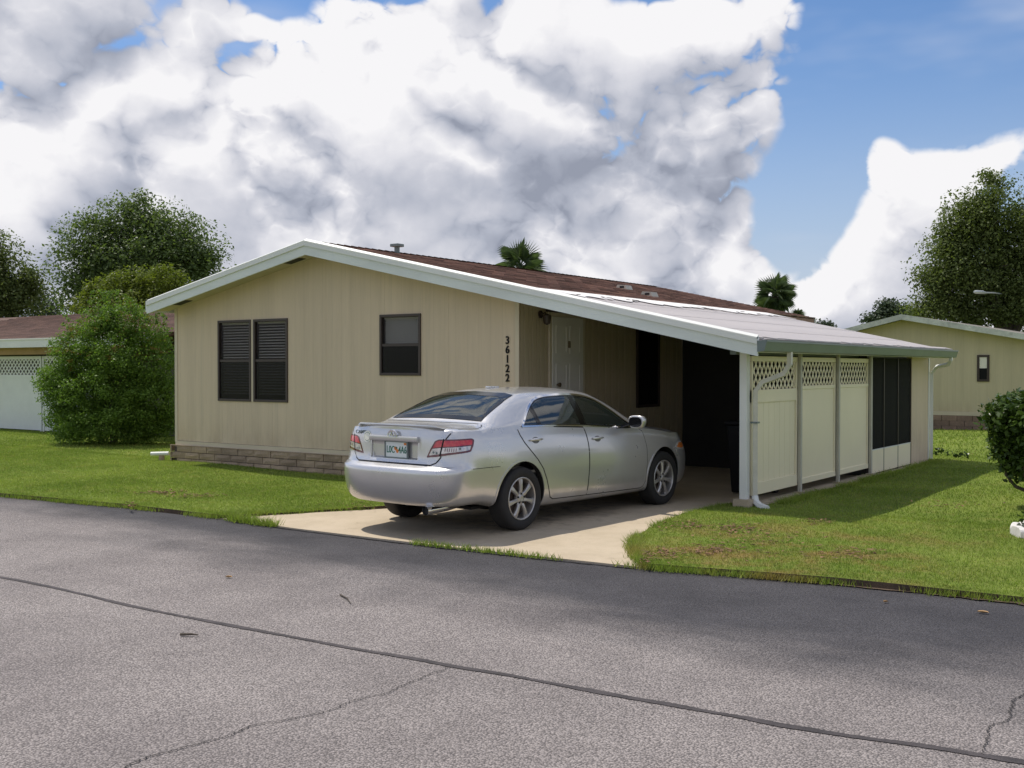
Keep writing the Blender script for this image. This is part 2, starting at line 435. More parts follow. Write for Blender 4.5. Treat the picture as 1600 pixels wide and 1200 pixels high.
M_crack = simple('crack_gap', (.018, .016, .016), .95, var=.2)

def concrete_mat():
    m, T, b, P, out = new_mat('drive_concrete')
    n = T.noise(P, 1.4, 6, .65); n2 = T.noise(P, 7, 5, .7); g = T.noise(P, 190, 3, .7)
    c = T.mix(T.remap(n, .3, .7), (.43, .355, .255), (.51, .425, .315))
    c = T.mix(T.remap(n2, .55, .75, 0, .5), c, (.29, .235, .17))
    # oil drips where cars stand
    sp = T.node('ShaderNodeSeparateXYZ'); T.put(sp.inputs[0], P)
    d = T.vmath('DISTANCE', T.vmath('MULTIPLY', P, (1, .45, 0)), (-6.9, 4.75, 0))
    c = T.mix(T.math('MULTIPLY', T.remap(d, .2, 1.2, .7, 0), T.remap(T.noise(P, 4.5, 5, .7), .45, .65)), c, (.15, .125, .105))
    c = T.vmath('SCALE', c, T.remap(g, .25, .75, .86, 1.12, False))
    T.put(b.inputs['Base Color'], c); b.inputs['Roughness'].default_value = .9; b.inputs['Specular IOR Level'].default_value = .25
    bn = T.node('ShaderNodeBump'); bn.inputs['Strength'].default_value = .35; bn.inputs['Distance'].default_value = .006
    T.put(bn.inputs['Height'], T.noise(P, 120, 5, .7)); T.link(bn.outputs[0], b.inputs['Normal'])
    return m
M_conc = concrete_mat()

base = MB().add([(-600, -600, -.10), (600, -600, -.10), (600, 600, -.10), (-600, 600, -.10)], [(0, 1, 2, 3)]).build('ground', M_lawn); tag(base, kind='structure')

# road: its far edge bends away to the left
FAR = [(-60, 3.2), (-45, 4.7), (-30, 6.05), (-20, 7.25), (-14, 7.98), (-11.65, 8.22), (-9.5, 8.25), (-8.6, 8.17), (-6.5, 8.17), (-4.48, 8.27), (-2.9, 8.55), (-1.5, 8.66), (4, 8.95), (14, 9.4), (40, 10.5)]
road_poly = [(x, y + .12) for x, y in FAR] + [(40, 2.2), (14, 1.7), (-14, 1.2), (-30, .2), (-60, -3)]
V, F = grid_poly(road_poly, 2.0)
road = raw_mesh('road', [(x, y, -.04) for x, y in V], F, M_road); tag(road, kind='structure')

def ribbon(pts, width, z, jit, mat, name, parent):
    """a ragged flat strip lying on the road"""
    P = smooth_poly(pts, 24 if name == 'tar_joint' else 14); v = []; f = []
    for i, p in enumerate(P):
        t = (P[min(i + 1, len(P) - 1)] - P[max(i - 1, 0)]).normalized(); nrm = Vector((-t.y, t.x, 0))
        w = width[0] + (width[1] - width[0]) * i / (len(P) - 1) if hasattr(width, '__len__') else width
        if name == 'tar_joint': ra, rb = 1 + .35 * math.sin(i * .13) * math.sin(i * .047 + 1) + random.uniform(-.10, .10), 1 + .35 * math.sin(i * .11 + 2) * math.sin(i * .031) + random.uniform(-.10, .10)
        else: ra, rb = random.uniform(.5, 1.3), random.uniform(.5, 1.3)
        off = random.uniform(-jit, jit)
        v += [(p + nrm * (w / 2 * ra + off)).to_tuple()[:2] + (z,), (p - nrm * (w / 2 * rb - off)).to_tuple()[:2] + (z,)]
    for i in range(len(P) - 1): f.append((2 * i, 2 * i + 1, 2 * i + 3, 2 * i + 2))
    return raw_mesh(name, v, f, mat, parent)
def gpx(x, y): p = at_ground(x, y, -.04); return (p.x, p.y)
jp = [(-26, 4.1), (-20, 4.45), (-16, 4.66), (-13, 4.74), (-11, 4.775), (-9.8, 4.785)] + [gpx(x, y) for x, y in ((0, 902), (120, 927), (200, 946), (310, 968), (420, 989), (520, 1008), (620, 1025), (700, 1040), (800, 1057), (900, 1075), (990, 1092), (1070, 1106), (1150, 1120), (1225, 1134), (1300, 1147), (1420, 1163), (1535, 1181), (1600, 1192), (1700, 1210), (1900, 1248))]
ribbon(jp, (.036, .056), -.036, .0015, M_tar, 'tar_joint', road)
ribbon([gpx(x, y) for x, y in ((702, 1043), (690, 1049), (672, 1054), (650, 1064), (626, 1073), (610, 1082), (575, 1090), (548, 1097), (520, 1109), (486, 1118), (445, 1126), (395, 1135), (360, 1150), (330, 1158), (300, 1166), (262, 1176), (232, 1184), (200, 1198), (176, 1212))], (.006, .009), -.034, .008, M_crack, 'road_crack', road)
ribbon([gpx(x, y) for x, y in ((1536, 1180), (1538, 1172), (1541, 1158), (1545, 1148), (1543, 1140), (1553, 1133), (1572, 1128), (1580, 1120), (1577, 1112), (1584, 1102), (1582, 1096), (1594, 1089), (1606, 1083), (1625, 1070))], (.006, .008), -.034, .008, M_crack, 'road_crack', road)
ribbon([(-8.5, 7.62), (-7.9, 7.95), (-7.7, 8.15)], .005, -.034, .006, M_crack, 'road_crack', road)

# driveway: an apron, then the slab under the carport
apron = [(-10.0, 8.25), (-8.6, 8.19), (-6.5, 8.19), (-4.44, 8.29), (-4.72, 8.62), (-5.0, 9.0), (-5.25, 9.6), (-5.42, 10.2), (-5.52, 10.9), (-5.57, 11.6), (-5.57, 12.62), (-8.50, 12.62), (-8.50, 10.6), (-8.62, 10.1), (-8.9, 9.55), (-9.36, 8.85)]
M_dirt = simple('verge_dirt', (.085, .058, .038), .95, var=.35, vs=5, grain=.4, gs=60, bump=.8, bs=40)
def slab(poly, z, name, mat, cell, skirt=.06, zf=None, side=None):
    V, F = grid_poly(poly, cell)
    bm = bmesh.new(); vs = [bm.verts.new((x, y, z + (zf(x, y) if zf else 0))) for x, y in V]
    for f in F:
        try: bm.faces.new([vs[i] for i in f])
        except ValueError: pass
    bmesh.ops.recalc_face_normals(bm, faces=bm.faces)
    if bm.faces and sum(f.normal.z for f in bm.faces) < 0: bmesh.ops.reverse_faces(bm, faces=bm.faces)
    be = [e for e in bm.edges if e.is_boundary]
    r = bmesh.ops.extrude_edge_only(bm, edges=be)
    for q in r['geom']:
        if isinstance(q, bmesh.types.BMVert): q.co.z = z - skirt
        elif isinstance(q, bmesh.types.BMFace) and side: q.material_index = 1
    me = bpy.data.meshes.new(name); bm.to_mesh(me); bm.free(); me.materials.append(mat)
    if side: me.materials.append(side)
    o = bpy.data.objects.new(name, me); COL.objects.link(o); return o
drive = slab(apron, 0.0, 'driveway', M_conc, .4, .09, lambda x, y: -.028 * max(0, 1 - (y - 8.2) / .9)); tag(drive, kind='structure')
cslab = slab([(-8.50, 12.635), (-5.13, 12.635), (-5.13, 20.62), (-8.50, 20.62)], 0.0, 'carport_slab', M_conc, 1.0, .09); tag(cslab, kind='structure')
ribbon([(-9.5, 8.20), (-8.6, 8.135), (-7.4, 8.125), (-6.5, 8.13), (-5.4, 8.17), (-4.5, 8.24)], .035, -.033, .006, M_crack, 'edge_gap', road)

lawn_right = [(-4.42, 8.28), (-2.9, 8.55), (-1.5, 8.66), (4, 8.95), (14, 9.4), (40, 10.5), (40, 70), (-8.4, 70), (-8.4, 20.6), (-5.12, 20.6), (-5.12, 12.6), (-5.56, 12.6), (-5.56, 11.6), (-5.51, 10.9), (-5.41, 10.2), (-5.24, 9.6), (-4.99, 9.0), (-4.71, 8.62)]
lawn_left = [(-9.86, 8.25), (-11.65, 8.23), (-14, 7.99), (-20, 7.26), (-30, 6.06), (-45, 4.7), (-60, 3.2), (-60, 70), (-15.8, 70), (-15.8, 12.2), (-8.51, 12.2), (-8.51, 10.6), (-8.66, 10.1), (-8.95, 9.55), (-9.42, 8.83)]
def hump(x, y):
    x = np.asarray(x, float); y = np.asarray(y, float)
    w = .012 * np.sin(x * 1.3 + y * .7) + .010 * np.sin(x * .6 - y * 1.9 + 1)
    lift = np.clip((y - 9) / 3.5, 0, 1) * np.clip((-x - 9.5) / 5, 0, 1) * .06
    return w * np.clip((y - 8.2) / .8, 0, 1) + lift
lr = slab(lawn_right, .012, 'lawn', M_lawn, .5, .08, lambda x, y: float(hump(x, y)), M_dirt); tag(lr, kind='structure')
ribbon([(-3.4, 8.47), (-2.4, 8.60), (-1.5, 8.64), (-.4, 8.70), (1.5, 8.79)], (.07, .16), -.030, .012, M_dirt, 'dirt_edge', road)
ll = slab(lawn_left, .012, 'lawn', M_lawn, .5, .08, lambda x, y: float(hump(x, y)), M_dirt); tag(ll, kind='structure')

# mown grass blades, one mesh
def blades(n, box, polys, h, w, keep=None):
    x = rng.uniform(box[0], box[1], n); y = rng.uniform(box[2], box[3], n)
    ok = np.zeros(n, bool)
    for p in polys: ok |= in_poly(x, y, p)
    if keep is not None: ok &= keep(x, y)
    x, y = x[ok], y[ok]; n = len(x)
    a = rng.uniform(0, 2 * np.pi, n); hh = h * rng.uniform(.45, 1.25, n); ww = w * rng.uniform(.6, 1.3, n); ln = rng.uniform(.1, .75, n) * hh; la = rng.uniform(0, 2 * np.pi, n)
    z = .008 + hump(x, y)
    A = np.stack([x - np.cos(a) * ww, y - np.sin(a) * ww, z], 1); B = np.stack([x + np.cos(a) * ww, y + np.sin(a) * ww, z], 1)
    Cc = np.stack([x + np.cos(la) * ln, y + np.sin(la) * ln, z + hh], 1)
    return np.stack([A, B, Cc], 1).reshape(-1, 3)
NB = []
def inview(x, y):       # what the photograph and a step to its side can see
    c = -x * .5757 + y * .8177; r = x * .8177 + y * .5757
    return (c > 2) & (np.abs(r / c) < .56)
NB.append(blades(700000, (-25, 4, 6.5, 12.6), [lawn_left, lawn_right], .025, .0040, inview))
NB.append(blades(420000, (-30, 6, 12.4, 22), [lawn_left, lawn_right], .030, .0060, inview))
NB.append(blades(190000, (-40, 10, 22, 45), [lawn_left, lawn_right], .05, .013, inview))
# longer unmown fringe along the road and round the drive
def fringe(line, n, spread, h, w):
    L = np.array(line, float); seg = np.linalg.norm(np.diff(L, axis=0), axis=1); cum = np.r_[0, np.cumsum(seg)]
    t = rng.uniform(0, cum[-1], n); cl = np.interp(t, cum, np.arange(len(L))); i = np.minimum(cl.astype(int), len(L) - 2); f = (cl - i)[:, None]
    p = L[i] * (1 - f) + L[i + 1] * f + rng.normal(0, 1, (n, 2)) * spread
    dens = np.sin(t * 2.1) + np.sin(t * 5.3 + 1) * .8 + rng.uniform(-1, 1, n)
    p = p[dens > -.3]; n = len(p); x, y = p[:, 0], p[:, 1]
    a = rng.uniform(0, 2 * np.pi, n); hh = h * rng.uniform(.4, 1.3, n); ww = w * rng.uniform(.6, 1.3, n); la = rng.uniform(0, 2 * np.pi, n); ln = hh * rng.uniform(.4, 1.9, n)
    z = np.full(n, -.03)
    A = np.stack([x - np.cos(a) * ww, y - np.sin(a) * ww, z], 1); B = np.stack([x + np.cos(a) * ww, y + np.sin(a) * ww, z], 1)
    Cc = np.stack([x + np.cos(la) * ln, y + np.sin(la) * ln, z + hh + .03], 1)
    return np.stack([A, B, Cc], 1).reshape(-1, 3)
NB.append(fringe([(-22, 7.05), (-14, 8.02), (-11.65, 8.27), (-9.9, 8.29)], 36000, .055, .026, .004))
NB.append(fringe([(-4.45, 8.30), (-2.9, 8.60), (-1.5, 8.71), (2, 8.85)], 26000, .055, .028, .004))
NB.append(fringe([(-4.42, 8.30), (-4.71, 8.64), (-4.97, 9.02), (-5.22, 9.6), (-5.39, 10.2), (-5.5, 10.9), (-5.54, 12.4)], 7000, .035, .05, .005))
NB.append(fringe([(-9.9, 8.29), (-9.46, 8.86), (-8.99, 9.55), (-8.66, 10.1), (-8.55, 10.6)], 5000, .035, .05, .005))
NB.append(fringe([(-9.7, 8.22), (-8.9, 8.16)], 900, .04, .07, .005))
NB.append(fringe([(-6.9, 8.12), (-5.9, 8.14), (-5.2, 8.18), (-4.5, 8.24)], 900, .022, .034, .005))
NB.append(fringe([(-15.6, 12.02), (-13, 12.02), (-8.6, 12.02)], 7000, .05, .07, .006))
NB.append(fringe([(-5.02, 12.9), (-5.02, 20.5)], 9000, .06, .07, .006))
gr = tri_mesh('grass', np.concatenate(NB), M_blade); tag(gr, 'short mown lawn grass growing beside the road and driveway', 'grass', kind='stuff')

# brown clippings and dead thatch lying in patches on the lawn
M_litter = simple('brown_litter', (.17, .095, .05), .95, var=.4, vs=20, grain=.3, rnd=.5)
lv = []
for (px_, py_, sx, sy, n) in ((250, 771, 34, 3, 150), (300, 776, 40, 3, 90), (205, 790, 10, 4, 30), (225, 735, 20, 3, 20), (1150, 828, 40, 8, 170), (1080, 822, 30, 6, 90), (1280, 815, 22, 4, 60), (1110, 862, 50, 6, 120), (1040, 868, 14, 8, 60), (1200, 850, 90, 20, 130), (1480, 790, 60, 6, 50), (1340, 865, 40, 8, 60), (560, 790, 60, 4, 40), (1012, 872, 10, 8, 50)):
    for q in range(n):
        p = at_ground(px_ + random.gauss(0, sx * .6), py_ + random.gauss(0, sy * .6), .02)
        a = random.uniform(0, 6.28); L = random.uniform(.012, .040); w = L * random.uniform(.2, .5); ca, sa = math.cos(a), math.sin(a); z = .030 + random.uniform(0, .014); t = random.uniform(-.01, .012)
        lv += [(p.x - ca * L, p.y - sa * L, z), (p.x + sa * w, p.y - ca * w, z + .004), (p.x + ca * L, p.y + sa * L, z + t), (p.x - sa * w, p.y + ca * w, z + .004)]
tag(tri_mesh('lawn_litter', lv, M_litter, None, 4), 'brown dead clippings lying in patches on the lawn', 'litter', kind='stuff')
# ================================================================== THE HOUSE
XL, XR, YF, YB, XA = -15.77, -8.48, 12.20, 23.0, -12.12
RISE_L, RISE_R, ZA = .204, .2187, 3.615
FY = 11.75                                     # the plane of the front fascia
def zroof(x): return ZA - (RISE_L * (XA - x) if x < XA else RISE_R * (x - XA))
def siding_mat(name, col):
    m, T, b, P, out = new_mat(name)
    v = T.scalevec(P, (3.2, 3.2, .20)); n = T.noise(v, 1.5, 6, .65); n2 = T.noise(v, 14, 4, .7)
    f = T.math('ADD', T.remap(n, .25, .75, .93, 1.06), T.math('MULTIPLY', T.math('SUBTRACT', n2, .5), .14))
    c = T.vmath('SCALE', col, f)
    sp = T.node('ShaderNodeSeparateXYZ'); T.put(sp.inputs[0], P)
    # splashed soil at the foot, and faint grey mildew runs
    foot = T.math('MULTIPLY', T.remap(sp.outputs[2], .95, .40, 0, .38), T.remap(T.noise(T.scalevec(P, (2.5, 2.5, .8)), 1.6, 5, .7), .35, .7))
    c = T.mix(foot, c, (.36, .26, .16))
    c = T.mix(T.math('MULTIPLY', T.remap(T.noise(T.scalevec(P, (4.5, 4.5, .16)), 1.2, 5, .7), .56, .74), .22), c, (.33, .31, .24))
    # shallow scored grooves every 0.2 m
    s = T.math('ABSOLUTE', T.math('SUBTRACT', T.math('FRACT', T.math('MULTIPLY', T.math('ADD', sp.outputs[0], sp.outputs[1]), 4.93)), .5))
    gr = T.remap(s, .470, .494)
    c = T.mix(T.math('MULTIPLY', gr, .16), c, (.25, .21, .14))
    T.put(b.inputs['Base Color'], c); b.inputs['Roughness'].default_value = .7
    bn = T.node('ShaderNodeBump'); bn.inputs['Strength'].default_value = .3; bn.inputs['Distance'].default_value = .01
    T.put(bn.inputs['Height'], T.math('SUBTRACT', T.noise(v, 26, 5, .6), T.math('MULTIPLY', gr, .8))); T.link(bn.outputs[0], b.inputs['Normal'])
    return m
M_siding = siding_mat('cream_siding', (.62, .503, .360))
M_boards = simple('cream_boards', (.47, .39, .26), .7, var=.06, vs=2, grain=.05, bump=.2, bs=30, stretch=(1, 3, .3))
M_trimc = simple('cream_trim', (.58, .50, .37), .6, var=.05)
M_white = simple('white_metal', (.72, .73, .70), .45, var=.05, vs=1.2, grain=.02, spec=.5)
M_fascia = simple('fascia_paint', (.66, .70, .67), .45, var=.07, vs=1.0, grain=.03, stretch=(1, 1, 4))
M_gutter = simple('gutter_paint', (.155, .19, .19), .4, var=.10, vs=1.5, grain=.04)
M_postp = simple('post_paint', (.47, .45, .385), .5, var=.1, vs=4)
M_soffit = simple('soffit_paint', (.50, .43, .32), .8, var=.05)
M_dark = simple('dark_vent', (.03, .028, .025), .8)
M_brown = simple('brown_window_frame', (.050, .034, .028), .45, var=.1)
M_pane = pane_mat('screened_glass', (.012, .011, .014), .74, .12, .25)
M_slat = simple('blind_slat', (.80, .75, .66), .6, var=.04)
M_pane2 = pane_mat('screened_lower_glass', (.012, .011, .012), .42, .2, .2)
M_slatw = simple('pale_blind_slat', (.86, .83, .80), .55, var=.03)
M_block = simple('split_block', (.34, .255, .175), .95, var=.18, vs=4, grain=.25, gs=45, bump=1.0, bs=35, rnd=.16)
M_mortar = simple('mortar', (.12, .10, .08), .95)
M_shingle = simple('brown_shingle', (.290, .180, .145), .95, var=.22, vs=1.6, grain=.4, gs=60, bump=.5, bs=120, rnd=.48)
M_roofm = simple('coated_metal_roof', (.44, .40, .385), .55, var=.07, vs=.9, grain=.05, gs=30, stretch=(2.2, .25, 1))
M_seal = simple('white_roof_coating', (.86, .83, .80), .6, var=.06, vs=6)
M_spout = simple('downspout_paint', (.60, .58, .50), .5, var=.12, vs=5)
M_black = simple('black_plastic', (.006, .006, .007), .6, spec=.2)
M_door = simple('door_paint', (.70, .67, .62), .5, var=.03)
M_int = simple('dim_interior', (.16, .14, .12), .9)
M_pvc = simple('fence_vinyl', (.85, .77, .56), .42, var=.03, vs=1, grain=.015)
M_screen = pane_mat('insect_screen', (.010, .011, .010), .30, .7, .1)
M_dscreen = simple('dark_porch_screen', (.030, .029, .027), .9)
M_brass = simple('aged_brass', (.20, .15, .09), .4, metal=.8)

house = thing('house', 'cream one storey house with brown shingle roof and block base behind the silver car', 'house', (XA, YF, 0))
# --- front wall: sheet panels cut round the windows
W1, W2 = (-14.65, -12.97, 1.137, 2.487), (-11.0, -10.205, 1.578, 2.483)
PZ = .425
edges = [XL] + [XL + 1.215 * k for k in range(1, 6)] + [XR]
for i in range(6):
    a, b = edges[i] + .0012, edges[i + 1] - .0012
    br = sorted({a, b} | {x for x in (W1[0], W1[1], W2[0], W2[1], XA) if a < x < b})
    m = MB()
    for x0, x1 in zip(br[:-1], br[1:]):
        xm = (x0 + x1) / 2; w = next((q for q in (W1, W2) if q[0] < xm < q[1]), None)
        def sl(za, zb0, zb1): m.prism([(x0, YF, za), (x1, YF, za), (x1, YF, zb1), (x0, YF, zb0)], (0, .03, 0))
        t0, t1 = zroof(x0) - .11, zroof(x1) - .11
        if w and len(br) == 2:
            sl(PZ, w[2], w[2]); m.build('wall_panel', M_siding, house); m = MB(); sl(w[3], t0, t1)
        elif w: sl(PZ, w[2], w[2]); sl(w[3], t0, t1)
        else: sl(PZ, t0, t1)
    m.build('wall_panel', M_siding, house)
# backing, corner posts, base trim
MB().box((XL - .02, YF - .012, PZ - .02), (XL + .05, YF - .001, zroof(XL) - .13)).build('corner_trim', M_trimc, house)
MB().box((XR - .05, YF - .012, PZ - .02), (XR + .012, YF - .001, zroof(XR) - .13)).build('corner_trim', M_trimc, house)
MB().box((XL, YF - .018, .352), (XR, YF + .03, PZ - .004)).build('base_trim', M_trimc, house)
# side, rear and inner walls keep the rooms dark
MB().box((XL, YF + .031, .35), (XL + .08, YB, zroof(XL) - .12)).build('side_wall', M_siding, house)
MB().prism([(XL, YB, .35), (XR, YB, .35), (XR, YB, zroof(XR) - .12), (XA, YB, ZA - .12), (XL, YB, zroof(XL) - .12)], (0, -.08, 0)).build('rear_wall', M_siding, house)
MB().box((XL + .1, YF + .04, .33), (XR - .09, YB - .1, .36)).build('room_floor', M_int, house)
MB().box((XL + .1, YF + 2.6, .37), (XR - .09, YF + 2.66, 2.7)).build('inner_wall', M_int, house)
# right wall under the carport: grooved vertical boards, one profile
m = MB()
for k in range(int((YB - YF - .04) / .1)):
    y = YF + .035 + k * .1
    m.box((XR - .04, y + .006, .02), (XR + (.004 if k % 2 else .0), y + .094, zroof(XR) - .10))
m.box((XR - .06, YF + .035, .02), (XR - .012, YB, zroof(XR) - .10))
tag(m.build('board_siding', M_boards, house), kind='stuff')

# --- block skirt, each split-faced block a part
SK = .352; bl, bh = .395, .112
MB().box((XL - .04, YF - .005, -.06), (XR, YF + .12, SK - .03)).box((XL - .04, YF + .12, -.06), (XL + .1, YB, SK - .03)).build('block_base', M_mortar, house)
kinds = []
for k in range(5):
    bm = bmesh.new(); bmesh.ops.create_grid(bm, x_segments=4, y_segments=2, size=.5)
    for v in bm.verts:
        x, y = v.co.x, v.co.y; inner = abs(x) < .45 and abs(y) < .45
        v.co = ((x) * (bl - .012), -(random.uniform(.006, .022) if inner else random.uniform(0, .006)), y * (bh - .010))
    be = [e for e in bm.edges if e.is_boundary]; r = bmesh.ops.extrude_edge_only(bm, edges=be)
    for q in r['geom']:
        if isinstance(q, bmesh.types.BMVert): q.co.y = .03
    bmesh.ops.recalc_face_normals(bm, faces=bm.faces)
    me = bpy.data.meshes.new('block'); bm.to_mesh(me); bm.free(); me.materials.append(M_block); kinds.append(me)
for r in range(4):
    z = SK - bh * (r + .5) - .004; x = XL - .12 + (0 if r % 2 else .19)
    while x < XR - .05:
        o = bpy.data.objects.new('block', random.choice(kinds)); COL.objects.link(o); o.location = (x + bl / 2, YF - .045 + random.uniform(-.004, .004), z)
        if x + bl / 2 > XR - .05: o.scale.x = .5; o.location.x = x + bl / 4
        attach(o, house); x += bl
    for k in range(3):                          # the return on the left side
        o = bpy.data.objects.new('block', random.choice(kinds)); COL.objects.link(o)
        o.location = (XL - .085, YF + .13 + k * bl, z); o.rotation_euler.z = -math.pi / 2; attach(o, house)
MB().box((XL - .11, YF - .055, SK - .012), (XR, YF - .019, SK)).build('block_cap', M_block, house)

# --- windows
def window(x0, x1, z0, z1, y, slats, slat_mat, zs, tilt=.0105, lower=True):
    f = .040
    m = MB()
    for a, b in (((x0, z0), (x1, z0 + f)), ((x0, z1 - f), (x1, z1)), ((x0, z0 + f), (x0 + f, z1 - f)), ((x1 - f, z0 + f), (x1, z1 - f))):
        m.box((a[0], y - .022, a[1]), (b[0], y + .07, b[1]))
    w = m.build('window', M_brown, house, bevel=.004)
    zm = (z0 + z1) / 2
    MB().box((x0 + f, y - .008, zm - .02), (x1 - f, y + .03, zm + .02)).build('meeting_rail', M_brown, w)
    MB().box((x0 + f, y + .006, zm + .02), (x1 - f, y + .010, z1 - f)).build('pane', M_pane, w)
    MB().box((x0 + f, y + .000, z0 + f), (x1 - f, y + .004, zm - .02)).build('pane', M_pane2, w)
    base = None; n = slats
    for k in range(n):
        z = z1 - f - .03 - k * (z1 - f - .03 - zs) / n
        if base is None:
            dz = tilt; dy = .012
            base = MB().prism([(x0 + f + .02, -dy, -dz), (x1 - f - .02, -dy, -dz), (x1 - f - .02, dy, dz), (x0 + f + .02, dy, dz)], (0, .0012, .0015)).build('blind_slat', slat_mat, w, loc=(0, y + .055, z))
        else: copy_part(base, w, (0, y + .055, z))
    MB().box((x0 + f + .01, y + .04, z1 - f - .03), (x1 - f - .01, y + .075, z1 - f - .002)).build('blind_rail', slat_mat, w)
    return w
window(-14.65, -13.83, 1.137, 2.487, YF, 26, M_slat, 1.22)
window(-13.77, -12.97, 1.137, 2.487, YF, 26, M_slat, 1.22)
MB().box((-13.83, YF - .008, 1.137), (-13.77, YF + .03, 2.487)).build('window_mullion', M_trimc, house)
window(-11.0, -10.205, 1.578, 2.483, YF, 11, M_slatw, 2.04, .0185)
# side window and door under the carport (set proud of the boards)
def side_frame(y0, y1, z0, z1):
    m = MB(); f = .045; x = XR + .005
    for a, b in (((y0, z0), (y1, z0 + f)), ((y0, z1 - f), (y1, z1)), ((y0, z0 + f), (y0 + f, z1 - f)), ((y1 - f, z0 + f), (y1, z1 - f))):
        m.box((x, a[0], a[1]), (x + .03, b[0], b[1]))
    w = m.build('window', M_brown, house)
    MB().box((x, y0 + f, z0 + f), (x + .012, y1 - f, z1 - f)).build('pane', M_black, w); return w
side_frame(15.50, 16.28, 1.05, 2.36)
dr = MB().box((XR + .005, 12.99, .42), (XR + .035, 13.83, 2.42)).build('door', M_door, house, bevel=.004)
m = MB()
for y0, y1 in ((13.08, 13.37), (13.45, 13.74)):
    for z0, z1 in ((.55, 1.05), (1.2, 1.75), (1.9, 2.3)):
        m.box((XR + .035, y0, z0), (XR + .041, y1, z0 + .02)); m.box((XR + .035, y0, z1 - .02), (XR + .041, y1, z1)); m.box((XR + .035, y0, z0 + .02), (XR + .041, y0 + .02, z1 - .02)); m.box((XR + .035, y1 - .02, z0 + .02), (XR + .041, y1, z1 - .02))
m.build('door_moulding', M_door, dr)
MB().tube([(XR + .035, 13.10, 1.45), (XR + .06, 13.10, 1.45), (XR + .075, 13.10, 1.45), (XR + .10, 13.10, 1.45), (XR + .11, 13.10, 1.45)], [.012, .012, .03, .032, .015], 12).build('door_knob', M_brass, dr, smooth=True)
MB().box((XR + .035, 13.40, 1.98), (XR + .06, 13.44, 2.08)).build('door_knocker', M_brass, dr, bevel=.006)
m = MB()
m.box((XR + .005, 12.93, .40), (XR + .03, 12.988, 2.425)); m.box((XR + .005, 13.832, .40), (XR + .03, 13.89, 2.425)); m.box((XR + .005, 12.93, 2.425), (XR + .032, 13.89, 2.48))
m.build('door_frame', M_trimc, house)
MB().box((XR + .004, 12.86, 2.485), (XR + .06, 14.05, 2.53)).build('drip_cap', M_brown, house)
for k, z in enumerate((.06, .24)):
    pass
MB().box((XR + .01, 12.95, .001), (XR + .62, 13.9, .19)).box((XR + .01, 12.95, .19), (XR + .32, 13.9, .37)).build('door_step', M_conc, house)
# wall lamp beside the door
lampo = MB().tube([(XR + .004, 12.72, 2.44), (XR + .02, 12.72, 2.44)], [.055, .055], 12).build('wall_lamp', M_brown, house)
MB().tube([(XR + .02, 12.72, 2.44), (XR + .09, 12.72, 2.46), (XR + .12, 12.72, 2.42)], .012, 8).build('lamp_arm', M_brown, lampo)
MB().tube([(XR + .12, 12.72, 2.44), (XR + .12, 12.72, 2.42), (XR + .12, 12.72, 2.31), (XR + .12, 12.72, 2.29)], [.02, .065, .05, .012], 10).build('lamp_shade', M_brown, lampo, smooth=True)
# house number, digits down the wall by the corner
def text_mesh(txt, size, mat, name, depth=.004, mx=None, parent=None, local=False, xs=1.0):
    cu = bpy.data.curves.new('txt', 'FONT'); cu.body = txt; cu.size = size; cu.extrude = depth; cu.align_x = 'CENTER'; cu.align_y = 'CENTER'; cu.offset = size * .014
    t = bpy.data.objects.new('txt', cu); COL.objects.link(t); dg = bpy.context.evaluated_depsgraph_get()
    me = bpy.data.meshes.new_from_object(t.evaluated_get(dg)); bpy.data.objects.remove(t); bpy.data.curves.remove(cu)
    me.transform(mx @ Matrix.Diagonal((xs, 1, 1, 1))); me.materials.clear(); me.materials.append(mat); me.name = name
    o = bpy.data.objects.new(name, me); COL.objects.link(o)
    if parent is not None: attach(o, parent, local)
    return o
for k, ch in enumerate('36122'):
    text_mesh(ch, .150, M_black, 'house_number_digit', .006, Matrix.Translation((-8.66, YF - .010, 2.065 - k * .129)) @ Matrix.Rotation(math.pi / 2, 4, 'X'), house, xs=.92)

# --- roof: deck, shingles, fascia, soffit
XEL, XES = -15.97, -8.30                     # left eave; where the shingles end on the right
roof = MB().prism([(XEL, FY + .03, zroof(XEL) - .02), (XA, FY + .03, ZA - .02), (XA, YB + .3, ZA - .02), (XEL, YB + .3, zroof(XEL) - .02)], (0, 0, -.08)).prism([(XA, FY + .03, ZA - .02), (XES - .02, FY + .03, zroof(XES) - .02), (XES - .02, YB + .3, zroof(XES) - .02), (XA, YB + .3, ZA - .02)], (0, 0, -.08)).build('roof', M_shingle, house)
ang = math.atan(RISE_R); sl_len = math.hypot(XES - XA, RISE_R * (XES - XA)); ex = .142; tabw = .305
su = Vector((math.cos(ang), 0, -math.sin(ang))); nu = Vector((math.sin(ang), 0, math.cos(ang)))
rows = int(sl_len / ex) + 1; tabs = []
SX = FY + .06
for r in range(rows):
    d = sl_len - r * ex                       # distance of the tab's lower edge from the ridge
    if d < ex * .6: continue
    y = SX - (r % 3) * tabw / 3
    while y < YB + .3:
        y0, y1 = max(y, SX), min(y + tabw - .010, YB + .3)
        if y1 - y0 > .04: tabs.append((d, y0, y1))
        y += tabw
def tab_pts(d, y0, y1, j):
    o = Vector((XA, 0, ZA)); lo = o + su * (d + j) ; hi = o + su * max(d - ex - .03, 0)
    t, b = nu * .016, nu * -.004
    L = lambda p, y: Vector((p.x, y, p.z))
    return [L(lo + t, y0), L(lo + t, y1), L(hi + nu * .002, y1), L(hi + nu * .002, y0), L(lo + b, y0), L(lo + b, y1)], [(0, 1, 2, 3), (4, 5, 1, 0), (4, 0, 3), (5, 2, 1)]
def near(tb): return (Vector((XA, 0, ZA)) + su * tb[0] + Vector((0, tb[1], 0)) - Vector((0, 0, CAM_H))).length
